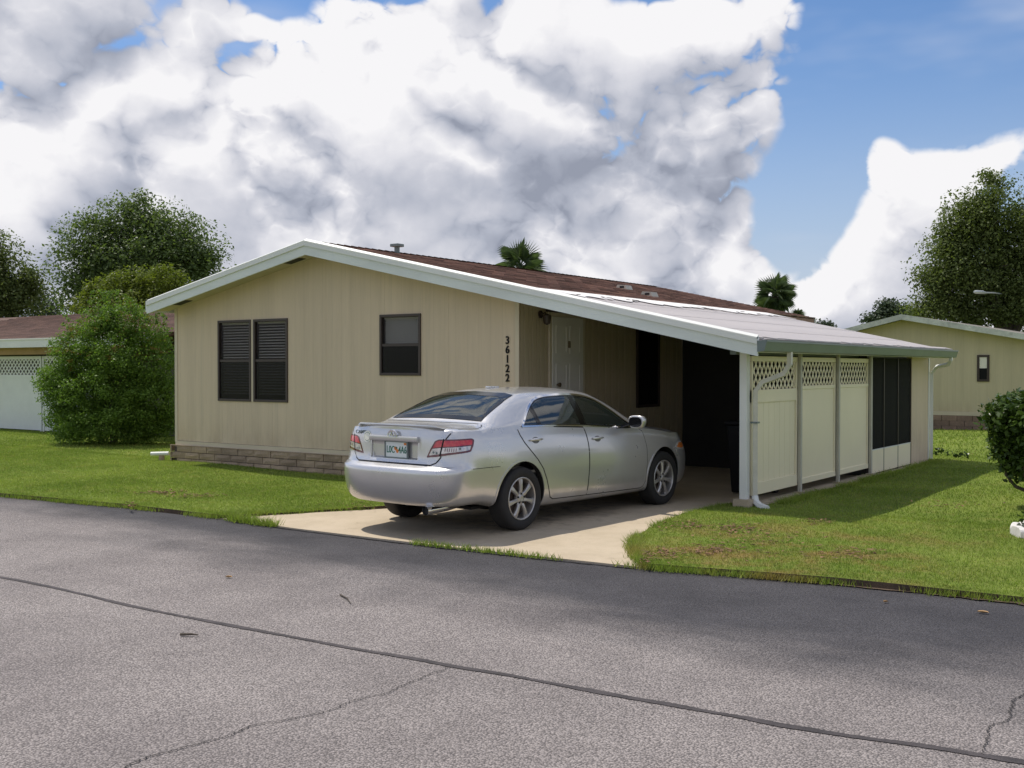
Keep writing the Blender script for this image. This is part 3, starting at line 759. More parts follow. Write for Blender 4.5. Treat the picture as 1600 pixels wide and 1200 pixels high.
tabs.sort(key=near)
for tb in tabs[:300]:
    v, f = tab_pts(*tb, random.uniform(-.004, .006)); raw_mesh('shingle', v, f, M_shingle, house)
m = MB()
for tb in tabs[300:]:
    v, f = tab_pts(*tb, random.uniform(-.004, .006)); m.add(v, f)
tag(raw_mesh('shingle', m.v, m.f, M_shingle, house), kind='stuff')
# ridge caps
capm = None
for k in range(int((YB + .3 - SX) / .16)):
    y = SX + k * .16; w = .15
    v = [(XA - w, y, ZA + .012 - w * RISE_L), (XA, y, ZA + .028), (XA + w, y, ZA + .026 - w * RISE_R), (XA - w, y + .2, ZA + .004 - w * RISE_L), (XA, y + .2, ZA + .016), (XA + w, y + .2, ZA + .010 - w * RISE_R)]
    o = raw_mesh('ridge_cap', [(p[0], p[1] - SX, p[2]) for p in v], [(0, 1, 4, 3), (1, 2, 5, 4)], M_shingle, house) if capm is None else None
    if capm is None: capm = o; o.location = (0, SX, 0)
    else: copy_part(capm, house, (0, y, 0))
m = MB()
for s in (1,):
    m.prism([(XEL, FY + .04, zroof(XEL) - .13), (XA, FY + .04, ZA - .13), (XA, YF - .002, ZA - .13), (XEL, YF - .002, zroof(XEL) - .13)], (0, 0, -.015))
    m.prism([(XA, FY + .04, ZA - .13), (XR, FY + .04, zroof(XR) - .13), (XR, YF - .002, zroof(XR) - .13), (XA, YF - .002, ZA - .13)], (0, 0, -.015))
sof = m.build('soffit', M_soffit, house)
def soffit_vent(x):
    z = zroof(x) - .146; s = RISE_L
    MB().prism([(x - .16, FY + .13, z - s * .16), (x + .16, FY + .13, z + s * .16), (x + .16, YF - .10, z + s * .16), (x - .16, YF - .10, z - s * .16)], (0, 0, -.006)).build('soffit_vent', M_dark, house)
soffit_vent(-15.35); soffit_vent(-12.62)
XG = -4.86
def band(y0, y1, top, bot, xl=XEL, xr=XG):
    m = MB()
    m.prism([(xl, y0, zroof(xl) + top), (XA, y0, ZA + top), (XA, y0, ZA + bot), (xl, y0, zroof(xl) + bot)], (0, y1 - y0, 0))
    m.prism([(XA, y0, ZA + top), (xr, y0, zroof(xr) + top), (xr, y0, zroof(xr) + bot), (XA, y0, ZA + bot)], (0, y1 - y0, 0))
    return m
band(FY, FY + .03, -.062, -.205).build('fascia_board', M_fascia, house)
band(FY - .022, FY + .05, .012, -.066).build('drip_edge', M_white, house)
m = MB()
for xa, xb in ((XEL, XA), (XA, XG)):
    m.prism([(xa, FY - .024, zroof(xa) + .004), (xb, FY - .024, zroof(xb) + .004), (xb, FY + .03, zroof(xb) + .040), (xa, FY + .03, zroof(xa) + .040)], (0, .008, -.02))
m.build('drip_edge', M_white, house)
band(FY + .05, FY + .075, .030, .002, XEL, XES).build('shingle_edge', M_shingle, house)
MB().prism([(XEL - .03, FY, zroof(XEL) - .0), (XEL, FY, zroof(XEL) + .005), (XEL, FY, zroof(XEL) - .17), (XEL - .03, FY, zroof(XEL) - .17)], (0, YB - FY + .3, 0)).build('fascia_board', M_fascia, house)
band(YB + .28, YB + .3, .0, -.18, XEL, XES).build('fascia_board', M_fascia, house)
# roof vents
def zr(x): return zroof(x)
xv, yv = -12.02, 13.75
MB().tube([(xv, yv, zr(xv) - .03), (xv, yv, zr(xv) + .11)], .045, 12).build('vent_pipe', M_gutter, house, smooth=True)
MB().box((xv - .085, yv - .085, zr(xv) + .11), (xv + .085, yv + .085, zr(xv) + .16)).build('vent_cap', M_gutter, house, bevel=.01)
for x, y in ((-10.09, 18.0), (-9.11, 17.16)):
    z = zr(x)
    v = MB().prism([(x - .12, y - .12, z + .02), (x + .12, y - .12, z - .02), (x + .08, y - .12, z + .07), (x - .08, y - .12, z + .085)], (0, .24, 0)).build('roof_vent', M_postp, house)
    MB().box((x - .03, y - .126, z + .015), (x + .06, y - .122, z + .055)).build('vent_opening', M_dark, v)

# white drain pipe stub at the left corner of the block base
pp = MB().tube([(XL - .18, YF - .02, .19), (XL - .34, YF - .12, .185), (XL - .46, YF - .18, .18)], .035, 10).build('drain_pipe', M_white, None, smooth=True)
tag(pp, 'short white pipe stub poking out beside the left end of the block base', 'pipe')
MB().tube([(XL - .30, YF - .08, .16), (XL - .30, YF - .08, -.05)], .05, 10).build('pipe_foot', M_block, pp)

# ================================================================== CARPORT
carport = thing('carport', 'open carport with pale sloping metal roof on the right of the cream house', 'carport', (-6.8, FY, 0))
YR = 20.65; zg = zroof(XG)
def metal(x0, x1, y0, y1, lift): return [(x0, y0, zroof(x0) + lift), (x1, y0, zroof(x1) + lift), (x1, y1, zroof(x1) + lift), (x0, y1, zroof(x0) + lift)]
xs = [-8.55, -7.55, -6.6, -5.7, XG + .02]
for k in range(4):
    m = MB().prism(metal(xs[k], xs[k + 1] - .002, FY + .055, YR, -.018), (0, 0, -.035))
    if k < 3: m.prism(metal(xs[k + 1] - .05, xs[k + 1] + .02, FY + .056, YR - .002, -.015), (0, 0, -.010))
    m.build('roof_panel', M_roofm, carport)
MB().prism(metal(-8.5, XG, FY + .06, YR, -.07), (0, 0, -.02)).build('carport_ceiling', M_trimc, carport)
# torn white coating along the shingle edge, and ragged front lip over the gutter
def ragged(x0, wmin, wmax, y0, y1, lift, step, name, mat, par, thick=.012):
    v = []; f = []; y = y0; i = 0
    while y < y1:
        w = random.uniform(wmin, wmax) * (1 if random.random() > .14 else .35)
        xa, xb = x0, x0 + w
        v += [(xa, y, zroof(xa) + lift), (xb, y, zroof(xb) + lift - .004), (xa, y, zroof(xa) + lift - thick), (xb, y, zroof(xb) + lift - thick)]
        if i: o = 4 * (i - 1); f += [(o, o + 4, o + 5, o + 1), (o + 1, o + 5, o + 7, o + 3), (o + 2, o + 3, o + 7, o + 6)]
        y += random.uniform(.4, 1.6) * step; i += 1
    return raw_mesh(name, v, f, mat, par)
ragged(XES - .01,   .34, .62, FY + .08, YR, .006, .12, 'roof_coating', M_seal, carport)
for k in range(16):
    y = random.uniform(FY + .6, YR - .4); x = XES + random.uniform(.32, .55); w = random.uniform(.06, .2)
    MB().prism([(x, y, zroof(x) + .007), (x + random.uniform(.02, .05), y, zroof(x + .03) + .006), (x + .03, y + w, zroof(x + .03) + .006), (x, y + w, zroof(x) + .007)], (0, 0, .004)).build('coating_crack', M_dark, carport)
ragged(XG - .10, .08, .135, FY + .06, YR, .016, .16, 'panel_lip', M_roofm, carport, .02)
# gutter
def gut(y0, y1, z): 
    pr = [(XG, z + .045), (XG + .10, z + .055), (XG + .115, z + .03), (XG + .085, z - .07), (XG + .01, z - .08), (XG, z - .08)]
    return MB().prism([(x, y0, zz) for x, zz in pr], (0, y1 - y0, 0))
gz = zg - .075
gut(FY - .01, YR + .06, gz).build('gutter', M_gutter, carport)
MB().box((XG + .086, FY - .012, gz + .032), (XG + .122, YR + .062, gz + .056)).build('gutter_lip', M_gutter, carport)
MB().box((XG - .11, FY + .06, gz - .085), (XG - .004, YR, gz + .02)).build('eave_beam', M_white, carport)
XF = -5.27
MB().box((XF - .22, 12.42, gz - .10), (XF - .14, YR - .2, gz - .02)).build('top_beam', M_gutter, carport)
posts = [12.36, 14.07, 15.60, 17.13]
ztop = zroof(XF) - .09
p0 = MB().box((XF - .05, 12.31, .10), (XF + .045, 12.41, zroof(XF) - .09)).build('post', M_white, carport, bevel=.008)
MB().prism([(XF - .10, 12.24, -.05), (XF + .10, 12.24, -.05), (XF + .10, 12.50, -.05), (XF - .10, 12.50, -.05)], (0, 0, .16)).build('post_footing', M_conc, p0)
for y in posts[1:]:
    p = MB().box((XF + .03, y - .03, .0), (XF + .075, y + .03, zroof(XF + .05) - .10)).build('post', M_postp, carport, bevel=.006)
    MB().box((XF + .0, y - .08, -.05), (XF + .11, y + .08, .045)).build('post_footing', M_conc, p)
MB().box((XF - .05, 12.6, -.06), (XF + .10, 17.1, .028)).build('curb', M_conc, carport)
# downspouts
def downspout(pts, w=.062):
    m = MB()
    P = [Vector(p) for p in pts]
    m.tube(P, w / 2 * 1.25, 4)
    return m
d1 = downspout([(XG + .05, 12.62, gz - .05), (XG + .05, 12.62, gz - .22), (XG - .02, 12.60, gz - .34), (XF + .16, 12.50, gz - .44), (XF + .10, 12.44, gz - .54), (XF + .10, 12.44, .12)]).build('downspout', M_spout, carport)
MB().tube([(XF + .10, 12.44, .14), (XF + .12, 12.42, .07), (XF + .20, 12.36, .03), (XF + .32, 12.27, .012)], [.042, .045, .045, .05], 6).build('downspout_shoe', M_white, d1)
MB().box((XF + .052, 12.40, 1.02), (XF + .142, 12.48, 1.04)).build('downspout_strap', M_gutter, d1)
d2 = downspout([(XG + .05, 20.45, gz - .05), (XG + .05, 20.45, gz - .12), (XG + .0, 20.52, gz - .19), (XF + .16, 20.68, gz - .24), (XF + .06, 20.74, gz - .36), (XF + .06, 20.74, .02)]).build('downspout', M_white, carport)

# ---- vinyl privacy panels with lattice tops
def fence_panel(y0, y1, label, boards, midrail, zl=1.42, zb=.13):
    t = thing('fence_panel', label, 'fence panel', (XF, (y0 + y1) / 2, 0), 0, 'lattice topped panels along the carport')
    z1 = 1.835; x0, x1 = XF - .015, XF + .025
    MB().box((x0, y0, z1 - .065), (x1 + .006, y1, z1)).build('top_rail', M_pvc, t, bevel=.004)
    MB().box((x0, y0, zb), (x1 + .008, y1, zb + (.15 if boards else .075))).build('bottom_rail', M_pvc, t, bevel=.004)
    lz0 = zl + (.0 if boards else .03)
    MB().box((x0, y0, zl - (.16 if midrail else .02)), (x1 + .006, y1, zl + (.0 if boards else .03))).build('middle_rail', M_pvc, t, bevel=.004)
    MB().box((x0, y0, zb + (.152 if boards else .077)), (x1 + .004, y0 + .045, z1 - .067)).build('stile', M_pvc, t, bevel=.004)
    MB().box((x0, y1 - .045, zb + (.152 if boards else .077)), (x1 + .004, y1, z1 - .067)).build('stile', M_pvc, t, bevel=.004)
    a, b = y0 + .046, y1 - .046; top = zl - (.16 if midrail else .02); bot = zb + (.15 if boards else .075)
    if boards:
        n = 8; w = (b - a) / n; bd = None
        for k in range(n):
            if bd is None: bd = MB().box((x0 + .008, .003, 0), (x1 - .012, w - .003, top - bot)).build('board', M_pvc, t, bevel=.003, loc=(0, a, bot))
            else: copy_part(bd, t, (0, a + k * w, bot))
    else:
        MB().box((x0 + .008, a, bot), (x1 - .010, b, top)).build('board', M_pvc, t)
    # lattice strips, cut to the opening
    A, B, Z0, Z1 = a, b, lz0, z1 - .066; sp = .128; sw = .024; sl = 1.0
    for s, xo in ((1, .012), (-1, .004)):
        k = -40
        while k < 60:
            c0 = A + k * sp; k += 1
            # line y = c0 + s*(z-Z0)/1.0
            q = []
            hw = sw * .7
            poly = [(c0 - hw, Z0), (c0 + hw, Z0), (c0 + hw + s * (Z1 - Z0) * .78, Z1), (c0 - hw + s * (Z1 - Z0) * .78, Z1)]
            q = clip_cell(poly, A, Z0, B, Z1)
            if len(q) < 3 or abs(max(p[1] for p in q) - min(p[1] for p in q)) < .03: continue
            MB().prism([(XF + xo - .004, p[0], p[1]) for p in q], (.007, 0, 0)).build('lattice_strip', M_pvc, t)
    return t
fence_panel(12.50, 14.03, 'boarded white lattice top panel beside the front carport post and downspout', True, True)
fence_panel(14.115, 15.555, 'smooth white lattice top panel in the middle of the three', False, False, 1.42, .13)
fence_panel(15.65, 17.09, 'smooth white lattice top panel next to the dark porch screens', False, False, 1.42, .13)

# ---- screened porch at the back of the carport
porch = thing('screen_porch', 'dark screened porch with white kick panels behind the lattice panels', 'porch', (-6.8, 18.9, 0))
MB().prism([(XR + .02, 17.15, 0), (XF - .02, 17.15, 0), (XF - .02, 17.15, zroof(XF) - .10), (XR + .02, 17.15, zroof(XR) - .10)], (0, .04, 0)).build('front_screen', M_dscreen, porch)
ys = [17.17, 17.95, 18.75, 19.52]
for k in range(3):
    a, b = ys[k] + .012, ys[k + 1] - .012
    MB().box((XF + .005, a, .40), (XF + .012, b, gz - .10)).build('screen', M_screen, porch)
    o = MB().box((XF + .0, a, .02), (XF + .02, b, .385)).build('kick_panel', M_pvc, porch, bevel=.004)
    if k == 1: tag(o, 'kick panel hanging loose along its left edge')
for y in ys: MB().box((XF - .02, y - .012, 0), (XF + .022, y + .012, gz - .10)).build('screen_post', M_brown, porch)
MB().box((XF - .02, 17.17, .385), (XF + .022, 19.52, .40)).build('sill_rail', M_white, porch)
MB().box((XF - .05, 19.53, .0), (XF + .03, 20.66, gz - .06)).build('end_wall', M_siding, porch)
MB().box((XR + .02, 20.58, .0), (XF - .05, 20.66, zroof(XF) - .09)).build('rear_wall', M_siding, porch)
MB().box((XF + .03, 20.60, .0), (XF + .045, 20.668, gz - .08)).build('corner_trim', M_white, porch)

# dark wheeled bin just inside the carport
binx, biny = -5.80, 13.85
bn = thing('trash_bin', 'black trash bin standing in the dark carport beside the front post', 'bin', (binx, biny, 0))
MB().add([(-.21, -.21, .02), (.21, -.21, .02), (.21, .21, .02), (-.21, .21, .02), (-.26, -.26, .92), (.26, -.26, .92), (.26, .26, .92), (-.26, .26, .92)], [(0, 3, 2, 1), (4, 5, 6, 7), (0, 1, 5, 4), (1, 2, 6, 5), (2, 3, 7, 6), (3, 0, 4, 7)]).build('bin_body', M_black, bn, bevel=.02, local=True)
MB().box((-.28, -.29, .925), (.28, .28, .98)).build('lid', M_black, bn, bevel=.02, local=True)
MB().tube([(-.2, .3, .86), (.2, .3, .86)], .016, 8).build('handle', M_black, bn, local=True)
for s in (-1, 1): MB().tube([(s * .2, .24, .1), (s * .26, .24, .1)], .1, 14).build('wheel', M_black, bn, local=True)
# ================================================================== SILVER SEDAN (local: x right, y forward from the rear bumper, z up)
def paint():
    m, T, b, P, out = new_mat('silver_paint')
    tc = T.node('ShaderNodeTexCoord'); O = tc.outputs['Object']
    fl = T.noise(O, 900, 2, .5); d = T.noise(O, 2.2, 5, .65)
    c = T.vmath('SCALE', (.62, .612, .618), T.remap(fl, .2, .8, .97, 1.03, False))
    sp = T.node('ShaderNodeSeparateXYZ'); T.put(sp.inputs[0], O)
    dirt = T.math('MULTIPLY', T.remap(sp.outputs[2], .55, .22, 0, .35), T.remap(d, .3, .7))
    c = T.mix(dirt, c, (.30, .26, .21))
    T.put(b.inputs['Base Color'], c); b.inputs['Metallic'].default_value = .66
    T.put(b.inputs['Roughness'], T.remap(d, .3, .7, .27, .31)); b.inputs['Coat Weight'].default_value = .85; b.inputs['Coat Roughness'].default_value = .045
    return m
M_paint = paint(); M_bump = M_paint.copy(); M_bump.name = 'bumper_paint'
M_gap = simple('panel_gap', (.012, .012, .013), .8, var=0, grain=0)
M_cglass = pane_mat('car_glass', (.012, .022, .022), .30, .015, .75)
M_cglass.node_tree.nodes['Principled BSDF'].inputs['IOR'].default_value = 1.9
M_frit = simple('glass_border', (.006, .006, .007), .12, var=0, grain=0)
M_chrome = simple('chrome', (.80, .80, .82), .10, metal=1.0, var=.02, grain=0)
M_red = simple('lamp_red', (.60, .018, .032), .10, var=.10, vs=20, grain=0, coat=1.0)
M_dred = simple('lamp_dark_red', (.11, .006, .014), .12, var=0, grain=0, coat=1.0)
M_clear = simple('lamp_clear', (.62, .58, .57), .15, metal=.35, var=.25, vs=30, grain=0, coat=1.0)
M_orange = simple('marker_orange', (.55, .16, .03), .2, coat=.8)
M_tyre = simple('tyre_rubber', (.017, .016, .016), .8, var=.2, vs=8, grain=.15)
M_alloy = simple('alloy_wheel', (.47, .45, .435), .38, metal=.7, var=.06, vs=12)
M_disc = simple('dusty_brake', (.085, .062, .05), .6, metal=.4, var=.3, vs=14)
M_under = simple('underbody', (.012, .012, .012), .9)
M_seat = simple('grey_seat_cloth', (.42, .42, .40), .9)
M_cabin = simple('cabin_trim', (.10, .10, .10), .85)
M_plate = simple('plate_white', (.74, .78, .76), .4, var=.03)
M_green = simple('plate_green', (.02, .16, .10), .5)
M_porange = simple('plate_orange', (.75, .24, .05), .5)
M_stick = simple('sticker_cream', (.80, .79, .68), .5)

CAR_YAW = rad(-4.4)
car = thing('parked_car', 'silver four door sedan with a rear lip spoiler parked on the concrete driveway', 'car', (-7.392, 8.285, 0.0), CAR_YAW)

def pchip(xs, ys):
    xs = np.array(xs, float); ys = np.array(ys, float); h = np.diff(xs); d = np.diff(ys) / h; m = np.zeros(len(xs))
    for i in range(1, len(xs) - 1):
        if d[i - 1] * d[i] > 0:
            w1 = 2 * h[i] + h[i - 1]; w2 = h[i] + 2 * h[i - 1]; m[i] = (w1 + w2) / (w1 / d[i - 1] + w2 / d[i])
    m[0], m[-1] = d[0], d[-1]
    def f(x):
        x = np.clip(x, xs[0], xs[-1]); i = np.clip(np.searchsorted(xs, x) - 1, 0, len(xs) - 2); t = (x - xs[i]) / h[i]
        return ((2 * t**3 - 3 * t**2 + 1) * ys[i] + (t**3 - 2 * t**2 + t) * h[i] * m[i] + (-2 * t**3 + 3 * t**2) * ys[i + 1] + (t**3 - t**2) * h[i] * m[i + 1])
    return f
YS, YE, LEN = .52, 4.12, 4.80
# lower body: fractions from the sill to the belt line
tS = np.array([0, .025, .07, .14, .24, .34, .42, .47, .49, .51, .535, .60, .68, .76, .84, .90, .95, 1.0])
zlow = pchip([0, .5, .72, .9, 3.5, 4.2, 4.8], [.345, .315, .275, .21, .185, .20, .22])
zbelt = pchip([0, .5, 1.1, 2.0, 3.1, 3.5, 3.8, 4.3, 4.6, 4.8], [1.055, 1.06, 1.055, 1.025, .975, .955, .925, .845, .765, .69])
wside = pchip([0, .025, .08, .20, .38, .55, .68, .80, .90, 1.0], [.74, .815, .858, .886, .900, .908, .905, .890, .872, .838])
wplan = pchip([0, .52, 1.0, 1.8, 3.4, 3.9, 4.12], [.965, .972, .995, 1.0, 1.0, .992, .975])
# the rear face: how far forward of the bumper each height lies
yrear = pchip([.26, .30, .38, .48, .58, .655, .675, .695, .715, .76, .88, .95, 1.0, 1.06], [.13, .075, .035, .012, .0, .0, .008, .045, .085, .105, .112, .115, .12, .135])
yfront = pchip([.2, .3, .45, .6, .7, .8], [4.72, 4.78, 4.80, 4.775, 4.72, 4.62])
# upper body key sections
KY = [0.0, .52, .68, .80, 1.05, 1.25, 1.44, 1.75, 2.2, 2.65, 2.9, 3.2, 3.42, 3.6, 4.12, 4.8]
deck = lambda z: [(.795, z - .022), (.71, z - .006), (.62, z), (.45, z + .006), (.22, z + .010), (0, z + .012)]
KU = [deck(1.076), deck(1.088),
      [(.80, 1.085), (.72, 1.110), (.63, 1.122), (.46, 1.128), (.22, 1.134), (0, 1.136)],
      [(.805, 1.095), (.715, 1.155), (.625, 1.178), (.455, 1.190), (.22, 1.200), (0, 1.204)],
      [(.805, 1.115), (.695, 1.225), (.60, 1.276), (.445, 1.298), (.22, 1.312), (0, 1.317)],
      [(.80, 1.125), (.675, 1.278), (.575, 1.345), (.435, 1.372), (.22, 1.388), (0, 1.393)],
      [(.795, 1.13), (.665, 1.305), (.56, 1.386), (.43, 1.416), (.22, 1.436), (0, 1.442)],
      [(.795, 1.13), (.660, 1.320), (.56, 1.408), (.43, 1.438), (.22, 1.458), (0, 1.464)],
      [(.79, 1.12), (.660, 1.320), (.56, 1.412), (.43, 1.443), (.22, 1.463), (0, 1.470)],
      [(.785, 1.10), (.660, 1.295), (.565, 1.385), (.43, 1.418), (.22, 1.440), (0, 1.447)],
      [(.785, 1.075), (.675, 1.235), (.58, 1.315), (.44, 1.348), (.22, 1.372), (0, 1.380)],
      [(.785, 1.04), (.70, 1.130), (.61, 1.185), (.45, 1.215), (.22, 1.238), (0, 1.246)],
      [(.785, .995), (.72, 1.040), (.63, 1.070), (.46, 1.090), (.22, 1.108), (0, 1.114)],
      [(.785, .965), (.72, .985), (.64, 1.000), (.47, 1.012), (.22, 1.022), (0, 1.026)],
      [(.75, .885), (.68, .905), (.60, .918), (.44, .932), (.22, .944), (0, .948)],
      [(.60, .70), (.52, .71), (.45, .715), (.33, .72), (.16, .725), (0, .725)]]
KUf = [[pchip(KY, [k[j][c] for k in KU]) for c in (0, 1)] for j in range(6)]
def crom(P, n):
    P = np.array(P); out = []
    for i in range(len(P) - 1):
        a, b, c, d = P[max(i - 1, 0)], P[i], P[i + 1], P[min(i + 2, len(P) - 1)]
        for k in range(n):
            t = k / n; out.append(.5 * ((2 * b) + (c - a) * t + (2 * a - 5 * b + 4 * c - d) * t * t + (3 * b - a - 3 * c + d) * t ** 3))
    out.append(P[-1]); return np.array(out)
def section(y, inset=0.0, lowz=None):
    zl, zb = float(zlow(y)), float(zbelt(y)); wp = float(wplan(y))
    low = [(float(wside(t)) * wp, zl + t * (zb - zl)) for t in tS]
    up = [(float(KUf[j][0](y)), float(KUf[j][1](y))) for j in range(6)]
    U = crom([low[-1]] + up, 4)[1:]
    return [(0, zl)] + low + [tuple(p) for p in U]
NBELT = 1 + len(tS)
def body_grid():
    rows = []
    n_end = 16; ne = 3.6
    sec = section(YS)
    for k in range(n_end, 0, -1):
        ph = math.pi / 2 * k / n_end; cx, sy = max(math.cos(ph), 0) ** (2 / ne), math.sin(ph) ** (2 / ne)
        rows.append([(x * cx if k < n_end else 0.0, YS - (YS - float(yrear(z))) * sy * (1.0), z) for x, z in sec])
    y = YS
    ys = list(np.linspace(YS, YE, 109))
    for y in ys: rows.append([(x, y, z) for x, z in section(y)])
    sec = section(YE)
    for k in range(1, n_end + 1):
        ph = math.pi / 2 * k / n_end; cx, sy = max(math.cos(ph), 0) ** (2 / 2.9), math.sin(ph) ** (2 / 2.9)
        r = []
        for x, z in sec:
            zz = z if z < .55 else z - (z - .55) * .22 * sy ** 3
            r.append((x * cx if k < n_end else 0.0, YE + (float(yfront(zz)) - YE) * sy, zz))
        rows.append(r)
    return rows, n_end, len(ys)
rows, N_END, N_MID = body_grid()
bm = bmesh.new(); nr, nc = len(rows), len(rows[0])
VR = [[bm.verts.new(p) for p in r] for r in rows]; VL = [[bm.verts.new((-p[0], p[1], p[2])) for p in r] for r in rows]
BUMP_COL = 1 + 9          # the column at the bumper's upper edge
for i in range(nr - 1):
    for j in range(nc - 1):
        mi = 0
        zc = (rows[i][j][2] + rows[i + 1][j + 1][2]) / 2
        if j == 0: mi = 2
        elif rows[i + 1][j][1] <= .74 and j < BUMP_COL: mi = 1
        for S, fl in ((VR, 0), (VL, 1)):
            q = [S[i][j], S[i + 1][j], S[i + 1][j + 1], S[i][j + 1]]
            if fl: q.reverse()
            try: f = bm.faces.new(q); f.material_index = mi
            except ValueError: pass
bmesh.ops.remove_doubles(bm, verts=bm.verts, dist=1e-5)
bmesh.ops.dissolve_degenerate(bm, edges=bm.edges, dist=1e-6)
bmesh.ops.recalc_face_normals(bm, faces=bm.faces)
BVH = BVHTree.FromBMesh(bm)
shell_me = bpy.data.meshes.new('body'); bm.to_mesh(shell_me); bm.free()
for m_ in (M_paint, M_bump, M_under, M_cabin, M_under): shell_me.materials.append(m_)

def proj_dir(origin_fn, d):
    d = Vector(d).normalized()
    def f(u, v):
        o = origin_fn(u, v)
        h = BVH.ray_cast(o, d)
        if h[0] is None: h = BVH.find_nearest(o + d * 2.0)
        n = h[1] if h[1].dot(d) < 0 else -h[1]
        return h[0], n
    return f
side_p = lambda s: proj_dir(lambda u, v: Vector((s * 2, u, v)), (-s, 0, 0))        # u = y, v = z
rear_p = proj_dir(lambda u, v: Vector((u, -2, v)), (0, 1, 0))                      # u = x, v = z
front_p = proj_dir(lambda u, v: Vector((u, 6, v)), (0, -1, 0))
def corner_p(s):
    k = .7071
    return proj_dir(lambda u, v: Vector((s * (u * k + k * 2), u * k - k * 2, v)), (-s, 1, 0))   # u along the corner
def patch(poly, proj, off, name, mat, parent, cell=.025, skirt=.006, smooth=True):
    V, F = grid_poly(poly, cell); bm = bmesh.new(); vs = []
    nr_ = []
    for u, v in V:
        p, n = proj(u, v); nr_.append(n); vs.append(bm.verts.new(p + n * off))
    nl = {v: n for v, n in zip(vs, nr_)}
    for f in F:
        try: bm.faces.new([vs[i] for i in f])
        except ValueError: pass
    bm.normal_update()
    for f in list(bm.faces):
        if f.normal.dot(nl[f.verts[0]]) < 0: f.normal_flip()
    if skirt:
        be = [e for e in bm.edges if e.is_boundary]; r = bmesh.ops.extrude_edge_only(bm, edges=be)
        nm = {tuple(round(c, 5) for c in v.co): n for v, n in nl.items()}
        for q in r['geom']:
            if isinstance(q, bmesh.types.BMVert):
                n = nm.get(tuple(round(c, 5) for c in q.co))
                if n: q.co -= n * skirt
    me = bpy.data.meshes.new(name); bm.to_mesh(me); bm.free(); me.materials.append(mat)
    if smooth: me.shade_smooth(); me.set_sharp_from_angle(angle=rad(45))
    o = bpy.data.objects.new(name, me); COL.objects.link(o); attach(o, parent, True); return o
def strip(pts, proj, w, off, name, mat, parent, closed=False, n=6, raised=False, curve=True):
    P = smooth_poly(list(pts) + ([pts[0]] if closed else []), n) if curve else [Vector((*p, 0)) for p in pts]
    if not curve:
        Q = []
        for a, b in zip(P[:-1], P[1:]): Q += [a.lerp(b, k / n) for k in range(n)]
        P = Q + [P[-1]]
    v = []; f = []
    for i, p in enumerate(P):
        if closed and i in (0, len(P) - 1): t = P[1] - P[-2]
        else: t = P[min(i + 1, len(P) - 1)] - P[max(i - 1, 0)]
        t = t.normalized(); nn = Vector((-t.y, t.x, 0)) * w / 2
        for q, of in ((p + nn, off), (p - nn, off)):
            c, nm = proj(q.x, q.y); v.append(c + nm * of)
            if raised: v.append(c - nm * .004)
    k = 4 if raised else 2
    for i in range(len(P) - 1):
        o, o2 = k * i, k * (i + 1)
        if raised: f += [(o, o + 2, o2 + 2, o2), (o, o2, o2 + 1, o + 1), (o + 2, o + 3, o2 + 3, o2 + 2)]
        else: f.append((o, o + 1, o2 + 1, o2))
    ob = MB().add(v, f).build(name, mat, parent, smooth=True, local=True); return ob
def round_poly(pts, r, n=4):
    out = []
    for i in range(len(pts)):
        a, b, c = Vector(pts[i - 1]), Vector(pts[i]), Vector(pts[(i + 1) % len(pts)])
        d0, d1 = min(r, (a - b).length * .45), min(r, (c - b).length * .45)
        p0, p2 = b + (a - b).normalized() * d0, b + (c - b).normalized() * d1
        for k in range(n + 1):
            t = k / n; out.append(tuple(p0 * (1 - t) ** 2 + b * 2 * t * (1 - t) + p2 * t * t))
    return out
def inset_poly(pts, d):
    c = [Vector(p) for p in pts]; n = len(c); ar = sum(c[i - 1].x * c[i].y - c[i].x * c[i - 1].y for i in range(n)); s = 1 if ar > 0 else -1
    out = []
    for i in range(n):
        t0 = (c[i] - c[i - 1]).normalized(); t1 = (c[(i + 1) % n] - c[i]).normalized()
        n0 = Vector((-t0.y, t0.x)) * s; n1 = Vector((-t1.y, t1.x)) * s; b = n0 + n1
        b = b / max(b.dot(b) / 2, .35)
        out.append(tuple(c[i] + b * d))
    return out

# side glass outline (y, z): rear quarter tip, over the roof rail, down the front pillar
DLO = [(1.155, 1.073), (1.35, 1.215), (1.50, 1.305), (1.62, 1.350), (1.78, 1.374), (2.05, 1.386), (2.30, 1.384), (2.52, 1.366), (2.72, 1.315), (2.95, 1.200), (3.20, 1.035), (3.28, .985), (2.9, .998), (2.25, 1.036), (1.7, 1.062)]
RGL = [(-.645, 1.138), (-.615, 1.21), (-.565, 1.32), (-.520, 1.392), (-.40, 1.412), (0, 1.426), (.40, 1.412), (.520, 1.392), (.565, 1.32), (.615, 1.21), (.645, 1.138), (.40, 1.148), (0, 1.156), (-.40, 1.148)]
WGL = [(-.68, 1.045), (-.60, 1.20), (-.535, 1.34), (-.46, 1.385), (0, 1.41), (.46, 1.385), (.535, 1.34), (.60, 1.20), (.68, 1.045), (.4, 1.085), (0, 1.10), (-.4, 1.085)]

# ---- cut wheel wells, cabin and window openings from the solid shell
def cutter(mb, mat):
    o = mb.build('cutter', mat); return o
RA, FA, WR = 1.09, 3.866, .331
def cyl(mb, y, z, r, x0, x1, seg=56): mb.add([(x, y + r * math.cos(2 * math.pi * k / seg), z + r * math.sin(2 * math.pi * k / seg)) for x in (x0, x1) for k in range(seg)],
    [tuple(range(seg))[::-1], tuple(range(seg, 2 * seg))] + [(k, (k + 1) % seg, seg + (k + 1) % seg, seg + k) for k in range(seg)])
cuts = []
for yy in (RA, FA):
    for s in (1, -1):
        mb = MB(); cyl(mb, yy, .345, .378, s * .56, s * 1.2); cuts.append((cutter(mb, M_under)))
